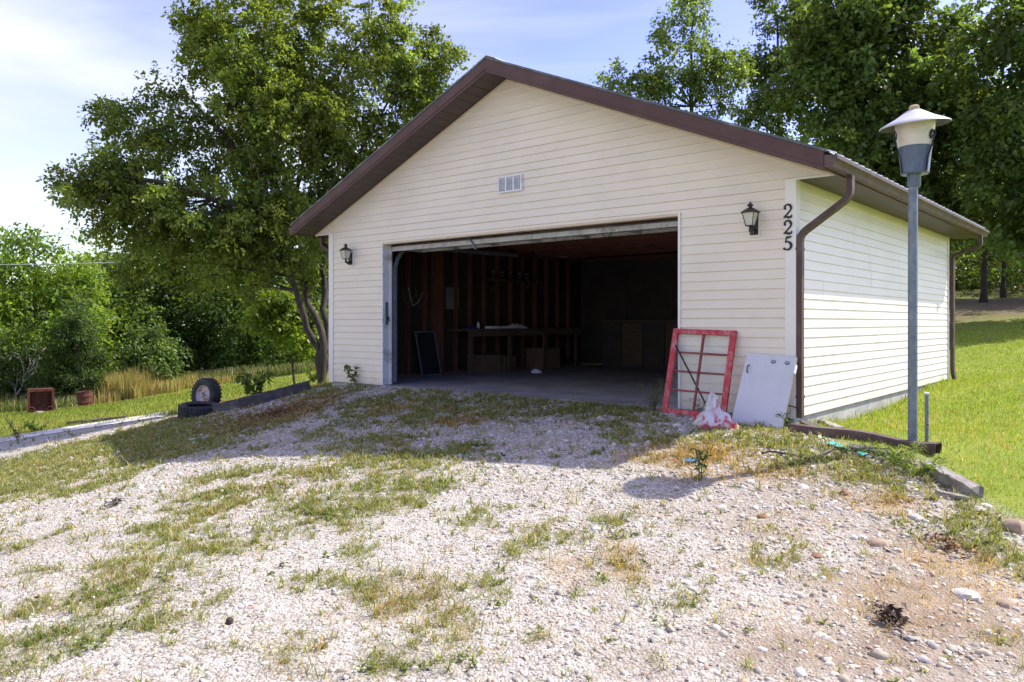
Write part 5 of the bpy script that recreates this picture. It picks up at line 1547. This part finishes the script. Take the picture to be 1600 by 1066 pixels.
def ft(label, d, base, top, half, tint, n, trunkpx=None, blobs=None, name='broadleaf_tree', m=55, spread=.85, leaf=(.21, .13), group=G1, srad=.16, **k):
    """A tree of the wood's edge: crown of five or six rounded masses stacked over its base."""
    bx, by = base
    if blobs is None:
        h = by - top; rr = random.Random(int(bx * 7 + top))
        blobs = [(bx + rr.uniform(-.15, .15) * half, top + .22 * h, half * .62, h * .22, 0), (bx - half * .45, top + .42 * h, half * .55, h * .22, -.6), (bx + half * .45, top + .40 * h, half * .55, h * .22, .4),
                 (bx + rr.uniform(-.3, .3) * half, top + .58 * h, half * .8, h * .22, -.8), (bx - half * .4, top + .78 * h, half * .55, h * .18, -.4), (bx + half * .45, top + .76 * h, half * .55, h * .18, -.2)]
    return tree(name, label, d, base, [[None, (bx + 4, by - (by - top) * .4), (bx, top + (by - top) * .12)]], blobs, n, m, spread, leaf, tint, group, srad, limbs=24, **k)
ft('bright green rounded tree above the rusted fire box', 34, (52, 632), 352, 118, (0.141, 0.225, 0.037), 300)
ft('pale leaved tree cut by the photo edge behind the dead branch', 37, (-70, 640), 372, 110, (0.133, 0.200, 0.041), 200)
ft('olive tree rising behind the barrel and yellow grass', 39, (172, 612), 385, 75, (0.103, 0.167, 0.033), 190)
ft('dark bushy cedar with a pointed top beside the fire box', 31, (118, 628), 470, 46, (0.060, 0.103, 0.029), 200, name='cedar_tree', leaf=(.17, .05), m=80, spread=.5, blobs=[(118, 500, 14, 28), (117, 535, 28, 34), (118, 572, 40, 34), (120, 604, 44, 24), (85, 596, 28, 24)], droop=-.1)
ft('dark low cedar at the meadow edge in front of the dead branch', 31.5, (20, 634), 520, 52, (0.056, 0.093, 0.029), 140, name='cedar_tree', leaf=(.17, .05), m=80, spread=.5, blobs=[(28, 545, 20, 30), (20, 580, 40, 30), (30, 610, 48, 24)], droop=-.1)
ft('slim grey-green sapling tree before the dark wood above the yellow grass', 33.5, (238, 606), 500, 40, (0.086, 0.141, 0.040), 110, spread=.6, leaf=(.17, .10))
ft('deep green tree behind the slim grey-green sapling', 40, (262, 600), 350, 80, (0.075, 0.125, 0.030), 190)
ft('dark tree above the white chair frame', 41, (330, 592), 330, 78, (0.063, 0.107, 0.026), 180)
ft('mottled mid-green tree between the chair frame and the big trunks', 38, (398, 588), 350, 66, (0.093, 0.153, 0.033), 190)
ft('shadowy tree seen between the big trunks and the garage wall', 40, (468, 582), 310, 80, (0.077, 0.130, 0.030), 180)
ft('tall tree behind the left eave of the garage', 43, (540, 578), 330, 85, (0.083, 0.141, 0.033), 150)
ft('yellowing crown peeping over the wood right of the bright rounded tree', 46, (150, 604), 356, 60, (0.159, 0.208, 0.049), 130)
# behind the garage
ft('tall airy oak standing over the middle of the garage roof', 30, (1080, 476), -8, 75, (0.130, 0.191, 0.056), 210, name='oak_tree', spread=.5, leaf=(.16, .10), group=G2, m=60, srad=.2,
   blobs=[(1085, 40, 58, 46), (1070, 105, 60, 50), (1110, 125, 48, 46), (1040, 150, 46, 34), (1005, 128, 32, 18), (968, 122, 22, 10), (1090, 205, 90, 32), (1150, 95, 22, 40), (1085, -10, 40, 20)], shell=.55)
ft('forked oak with bare twigs behind the roof beside the airy oak', 33, (1215, 476), -30, 90, (0.113, 0.169, 0.053), 240, name='oak_tree', spread=.5, leaf=(.17, .11), group=G2, m=60, srad=.2,
   blobs=[(1225, 20, 50, 40), (1185, 95, 48, 34), (1225, 120, 60, 44), (1200, 175, 70, 32), (1175, 215, 60, 24), (1260, 60, 50, 60), (1205, -20, 40, 20)], shell=.55)
big = [(1330, 60, 95, 80), (1430, 30, 110, 70), (1300, 150, 80, 62), (1400, 150, 120, 80), (1500, 110, 80, 80), (1350, 235, 110, 58), (1460, 240, 100, 70), (1480, 330, 80, 50), (1400, 320, 90, 45), (1290, 40, 50, 60)]
ft('huge dense dark tree filling the sky behind the yard lamp', 24, (1420, 478), -60, 170, (0.100, 0.153, 0.044), 760, name='oak_tree', spread=.55, leaf=(.20, .13), group=G2, m=62, srad=.3, blobs=big, shell=.38)
ft('dense tree at the photo edge beyond the lamp', 21.5, (1640, 486), -60, 150, (0.095, 0.148, 0.041), 520, name='oak_tree', spread=.55, leaf=(.19, .125), group=G2, m=62, srad=.26,
   blobs=[(1590, 50, 80, 90), (1660, 60, 90, 110), (1570, 160, 70, 70), (1620, 240, 90, 80), (1560, 270, 50, 60), (1600, 350, 80, 50), (1690, 250, 80, 120), (1790, 110, 100, 120), (1800, 280, 90, 80)], shell=.38)
ft('slender tree with a thin dark trunk right of the far downspout', 29, (1536, 474), 250, 50, (0.108, 0.169, 0.044), 120, group=G2, srad=.13, spread=.6, leaf=(.15, .09), blobs=[(1530, 290, 50, 40), (1545, 340, 44, 34), (1500, 330, 40, 40)])
ft('second thin trunked tree in the gap right of the far downspout', 31, (1568, 473), 240, 50, (0.120, 0.191, 0.044), 110, group=G2, srad=.10, spread=.6, leaf=(.15, .09), blobs=[(1570, 290, 44, 44), (1590, 350, 40, 34)])
ft('backlit light green tree deep in the wood behind the thin trunks', 40, (1520, 466), 300, 70, (0.141, 0.217, 0.041), 150, group=G2)
ft('deep shade tree at the end of the wood behind the lamp', 42, (1620, 462), 200, 110, (0.098, 0.153, 0.044), 190, group=G2)
ft('dark tree low behind the right slope of the roof', 36, (1300, 470), 170, 120, (0.091, 0.140, 0.044), 220, group=G2)
ft('shaded tree deeper in the wood behind the dense edge tree', 29, (1705, 476), 20, 160, (.062, .096, .027), 260, group=G2, srad=.2, blobs=[(1690, 140, 110, 120), (1790, 190, 120, 120), (1720, 320, 110, 70)])
# undergrowth and far wood: masses nobody could count
def mass(name, spots, m, spread, leaf, tint, cat=None, **k):
    Cn = np.array(spots); O = unit(rng.normal(0, 1, Cn.shape) + np.array([0, -.6, .5]))
    v, f, tn = leaf_arrays(Cn, O, m, spread, leaf[0], leaf[1], tint, **k)
    return tag(npmesh(name, v, f, M['leaf'], tn), kind='stuff')
sp = []
for px in np.arange(-120, 560, 5.5):
    for _ in range(2):
        d = rng.uniform(36, 44); b = pt(px + rng.uniform(-5, 5), 500, d); sp.append((b.x, d, gz(b.x, d) + rng.uniform(.1, 1.9)))
mass('undergrowth', sp, 46, .8, (.2, .12), (.06, .095, .022))
sp = []
for px in np.arange(1440, 1720, 7):
    for _ in range(11):
        d = rng.uniform(31, 46); b = pt(px, 500, d); sp.append((b.x, d, gz(b.x, d) + rng.uniform(.1, 2.6)))
mass('undergrowth', sp, 46, .7, (.2, .12), (.07, .11, .026))
sp = []
for px in np.arange(-300, 1900, 9):
    top = np.interp(px, [-300, 100, 560, 700, 1150, 1250, 1900], [430, 430, 420, 330, 290, 250, 150])
    d = rng.uniform(55, 72); b = pt(px, 500, d); g0 = gz(b.x, d); z1 = pt(px, top, d).z
    for z in np.arange(g0 + .5, z1, 1.5): sp.append((b.x + rng.uniform(-.8, .8), d + rng.uniform(-4, 4), z + rng.uniform(-.6, .6)))
mass('distant_wood', sp, 34, 1.9, (.62, .42), (.055, .088, .022))

# ------------------------------------------------------------------ grass
def blades(name, X, Y, h, w, tint, lean=.5, mat_='grass', kind='stuff', base_lean=0.0):
    n = len(X); Z = ground(X, Y)
    a = rng.uniform(0, 2 * np.pi, n); d = np.c_[np.cos(a), np.sin(a), np.zeros(n)]
    f_ = rng.uniform(0, 2 * np.pi, n); s = np.c_[np.cos(f_), np.sin(f_), np.zeros(n)]
    b = np.c_[X, Y, Z - .004]; h = h[:, None]; w = w[:, None]; ln = np.minimum(base_lean + np.abs(rng.normal(0, lean, (n, 1))), 1.5)
    up = np.array([0, 0, 1.0])
    md = b + up * h * .58 * np.cos(ln * .5) + d * h * .5 * np.sin(ln * .6)
    tp = b + up * h * np.cos(ln) * .98 + d * h * np.sin(ln) * 1.05
    v = np.stack([b - s * w * .5, b + s * w * .5, md + s * w * .42, md - s * w * .42, tp], 1).reshape(-1, 3)
    k = np.arange(n)[:, None] * 5
    F_ = np.concatenate([k + np.array([0, 1, 2]), k + np.array([0, 2, 3]), k + np.array([3, 2, 4])], 1).reshape(-1, 3)
    return tag(npmesh(name, v, F_, M[mat_], np.repeat(tint, 5, 0)), kind=kind)
def gtint(n, cols, probs, var=.16):
    return np.clip(np.array(cols)[rng.choice(len(cols), n, p=probs)] * (1 + rng.normal(0, var, (n, 1))), .006, .6)
# the mown lawn on the right
def d_lr(X, Y):
    return (lawn_right(X, Y) > rng.random(len(X)) * .9 + .1) * in_view(X, Y, 30) * np.clip(8.5 / Y, .05, 1) ** 1.5 * np.clip(1.25 - 1.3 * np.clip((Y - 19) / 4, 0, 1) * (X > 5), .12, 1)
X, Y = scatter(420000, 2.6, 15, 4.2, 27, d_lr)
X, Y = X[:110000], Y[:110000]
pn = fbm(X, Y, .8, 21)
nb = np.clip(1 + .35 * pn, .5, 1.5)
blades('lawn', X, Y, rng.uniform(.022, .060, len(X)) * nb * np.where(rng.random(len(X)) < .05, 1.8, 1) * (1 + 1.1 * np.exp(-np.maximum(w2g(X, Y)[0], 0) / .16) * (w2g(X, Y)[1] < GL)), .0045 * np.clip(Y / 7, .8, 2.6) * rng.uniform(.7, 1.3, len(X)), np.where((fbm(X, Y, .6, 61) + .5 * fbm(X, Y, 2.5, 63) + rng.normal(0, .3, len(X)) > .75)[:, None], gtint(len(X), [(.29, .30, .07), (.36, .33, .13), (.23, .27, .04)], [.4, .25, .35]), gtint(len(X), [(.215, .30, .027), (.25, .325, .036), (.15, .225, .027), (.34, .33, .11)], [.42, .3, .2, .08])), .75)
# the slope on the left
def d_ll(X, Y):
    return (lawn_left(X, Y) > .5) * in_view(X, Y, 30) * (X < 2) * np.clip(15 / Y, .2, 1) ** 1.5
X, Y = scatter(420000, -26, 0, 12.5, 40, d_ll)
X, Y = X[:62000], Y[:62000]
pn = fbm(X, Y, .35, 31)
blades('meadow_grass', X, Y, rng.uniform(.05, .11, len(X)), .010 * np.clip(Y / 15, .9, 2.2) * rng.uniform(.7, 1.3, len(X)),
       np.where((pn + rng.normal(0, .25, len(X)) > .22)[:, None], gtint(len(X), [(.28, .24, .08), (.19, .20, .045)], [.5, .5]), gtint(len(X), [(.16, .215, .028), (.125, .18, .024), (.21, .23, .05)], [.45, .3, .25])), .5)
# tall straw-coloured grass before the wood
def tall(name, lst, n, cols, probs, h0, h1, wd):
    xs, ys, hs = [], [], []
    for cx, cy, rx, dy, k, hm in lst:
        c = at(cx, cy); s = c.y / FPX; m = int(n * k)
        xs.append(c.x + rng.uniform(-1, 1, m) * rx * s); ys.append(c.y + rng.uniform(.15, 1.2, m) * dy); hs.append(rng.uniform(h0, h1, m) * hm)
    X, Y, H = np.concatenate(xs), np.concatenate(ys), np.concatenate(hs)
    return blades(name, X, Y, H, np.full(len(X), wd) * rng.uniform(.6, 1.3, len(X)), gtint(len(X), cols, probs), .28)
tall('tall_grass', [(60, 640, 110, 3, .3, .6), (150, 632, 60, 3, .35, .9), (172, 630, 26, 3, .3, 1.2), (220, 622, 50, 2.5, .25, .6), (330, 604, 90, 2, .2, .4)], 9000, [(.38, .31, .12), (.30, .25, .085), (.20, .22, .06), (.46, .39, .19)], [.35, .25, .25, .15], .35, 1.15, .024)
tall('weeds', [(260, 606, 60, 2, .3, .7), (330, 600, 60, 2, .3, .7), (420, 592, 60, 2, .3, .6), (30, 645, 60, 2, .25, .6)], 8000, [(.11, .14, .035), (.07, .11, .025), (.30, .28, .13), (.38, .36, .25)], [.4, .35, .17, .08], .25, .9, .03)
# tufts in the gravel
def d_g(X, Y):
    g, d, s, l = masks(X, Y); lx, ly = w2g(X, Y)
    out = ((ly < -.03) | (lx > .25) | (lx < -GW - .1)) & (l < .35) & in_view(X, Y)
    return out * np.clip(g * 1.4 + .035, 0, 1) ** 1.05 * np.clip(6.5 / Y, .45, 1)
CX, CY2 = scatter(130000, -11, 5.3, 3.0, 15.5, d_g)
CX, CY2 = CX[:15000], CY2[:15000]
m = 12
hl_ = 1
rad = np.abs(rng.normal(0, 1, (len(CX), m))) * np.where(rng.random((len(CX), 1)) < .45, .014, .05)
an = rng.uniform(0, 2 * np.pi, (len(CX), m))
X = (CX[:, None] + rad * np.cos(an)).ravel(); Y = (CY2[:, None] + rad * np.sin(an)).ravel()
hh_ = (rng.uniform(.025, .075, (len(CX), m)) * rng.lognormal(-.1, .38, (len(CX), 1)).clip(.4, 2)).ravel()
mg_, md_, _, _ = masks(X, Y)
base = gtint(len(X), [(.18, .23, .05), (.22, .25, .07), (.14, .19, .042), (.30, .28, .12), (.44, .37, .21)], [.28, .26, .14, .17, .15])
dryc = gtint(len(X), [(.40, .28, .12), (.32, .21, .09), (.20, .17, .06)], [.45, .35, .2])
T = np.where((rng.random(len(X)) < md_ * .85)[:, None], dryc, base)
blades('grass_tufts', X, Y, hh_, .0042 * np.clip(Y / 5, .8, 2.2) * rng.uniform(.6, 1.7, len(X)), T, .55, base_lean=.55)
# low broad-leaved weeds rooted among the grass
CX2, CY3 = scatter(40000, -9, 5.3, 3.0, 13, lambda X, Y: d_g(X, Y) * (fbm(X, Y, 1.9, 71) > .1))
CX2, CY3 = CX2[:1000], CY3[:1000]
Cw = np.c_[CX2, CY3, ground(CX2, CY3) + .012]
v, f, tn = leaf_arrays(Cw, unit(np.c_[rng.normal(0, 1, (len(Cw), 2)), np.full(len(Cw), .25)]), 9, .028, .032, .017, (.12, .165, .035), flat=.15, twigs=6, droop=.05)
v[:, 2] = np.maximum(v[:, 2], ground(v[:, 0], v[:, 1]) + .004)
tag(npmesh('low_weeds', v, f, M['leaf'], tn), kind='stuff')
# dead straw lying about
def d_d(X, Y):
    g, d, s, l = masks(X, Y); lx, ly = w2g(X, Y)
    return ((ly < -.03) | (lx > .25)) * in_view(X, Y) * np.clip(d + .12 * g, 0, 1) * np.clip(5 / Y, .3, 1)
X, Y = scatter(200000, -8, 5.3, 3.0, 14, d_d)
X, Y = X[:26000], Y[:26000]
blades('dry_straw', X, Y, rng.uniform(.03, .10, len(X)), .0035 * np.clip(Y / 5, .8, 2) * rng.uniform(.6, 1.4, len(X)), gtint(len(X), [(.44, .32, .16), (.34, .22, .10), (.50, .40, .24)], [.45, .3, .25]), 1.15)

# ------------------------------------------------------------------ single weeds and seedlings
def weed(name, label, base, h, nst, nl, leaf, tint, cat='weed', spread=.12, bend=.3, seed=0, stemr=.004):
    B = base if isinstance(base, Vector) else at(*base)
    t = thing(name, label, cat, B); rr = random.Random(seed); mb = MB(); C_ = []; O_ = []
    for i in range(nst):
        a = rr.uniform(0, 6.28); d = Vector((math.cos(a), math.sin(a), 0)); hh = h * rr.uniform(.7, 1)
        pts = [Vector((0, 0, -.02)) + d * .01, d * spread * .35 + Vector((0, 0, hh * .5)), d * spread * (1 + bend) + Vector((0, 0, hh))]
        mb.tube(pts, [stemr, stemr * .8, stemr * .4], 5)
        for k in range(nl):
            u = rr.uniform(.25, 1); p = pts[0].lerp(pts[1], u * 2) if u < .5 else pts[1].lerp(pts[2], u * 2 - 1)
            C_.append(tuple(p + B)); a2 = rr.uniform(0, 6.28); O_.append((math.cos(a2), math.sin(a2), .25))
    mb.obj('stem', M['grass_stem'], t, True)
    v, f, tn = leaf_arrays(np.array(C_), unit(np.array(O_)), 2, leaf[0] * .35, leaf[0], leaf[1], tint, twigs=2)
    npmesh('leaves', v - np.array(B), f, M['leaf'], tn, False, t)
    return t
M['grass_stem'] = mat('green_stem', (.09, .12, .04), .7, .2, 20)
weed('sapling', 'broad leaved seedling growing behind the long grey board', at(398, 628), .52, 5, 12, (.12, .075), (.075, .125, .025), 'sapling', .16, .4, 1)
weed('vine', 'small leafy vine growing up the narrow siding near the jamb', g2w(-7.0, -.09, -.08), .40, 4, 7, (.075, .055), (.085, .14, .03), 'weed', .07, .4, 2)
weed('weed', 'upright green weed in gravel above the lamp shadow', (1093, 752), .30, 3, 9, (.06, .022), (.05, .09, .025), 'weed', .05, .3, 3)
weed('weed', 'wispy seeding weed between the opening and the red sash', g2w(-1.50, -.22, -.05), .46, 9, 8, (.045, .012), (.10, .12, .05), 'weed', .12, .4, 4, .0025)
weed('weed', 'low leafy weed around the foot of the brown gutter end', (1395, 722), .16, 10, 10, (.09, .009), (.11, .17, .028), 'weed', .16, .6, 5)
weed('weed', 'broad clump of weeds just left of the split log', (1432, 742), .14, 10, 10, (.08, .010), (.11, .17, .028), 'weed', .15, .6, 6)
weed('weed', 'dark weed at the door corner under the grey slab', g2w(-.02, -.22, -.08), .17, 6, 8, (.07, .022), (.045, .08, .02), 'weed', .07, .4, 7)
weed('weed', 'pale seeding weed behind the glass of the red sash', g2w(-1.0, -.10, -.06), .22, 5, 6, (.04, .016), (.06, .09, .03), 'weed', .08, .4, 8)
weed('weed', 'tall pale-headed weed by the photo edge below the concrete path', (28, 690), .42, 6, 8, (.07, .02), (.15, .16, .06), 'weed', .16, .4, 9)
weed('weed', 'bright leafy weed growing at the edge of the concrete path', (58, 676), .26, 6, 9, (.10, .05), (.11, .17, .03), 'weed', .14, .4, 10)
weed('weed', 'leafy green bush of weeds at the foot of the big tree', at(484, 600) + Vector((0, .4, 0)), .55, 9, 12, (.10, .06), (.085, .13, .025), 'weed', .25, .4, 11)
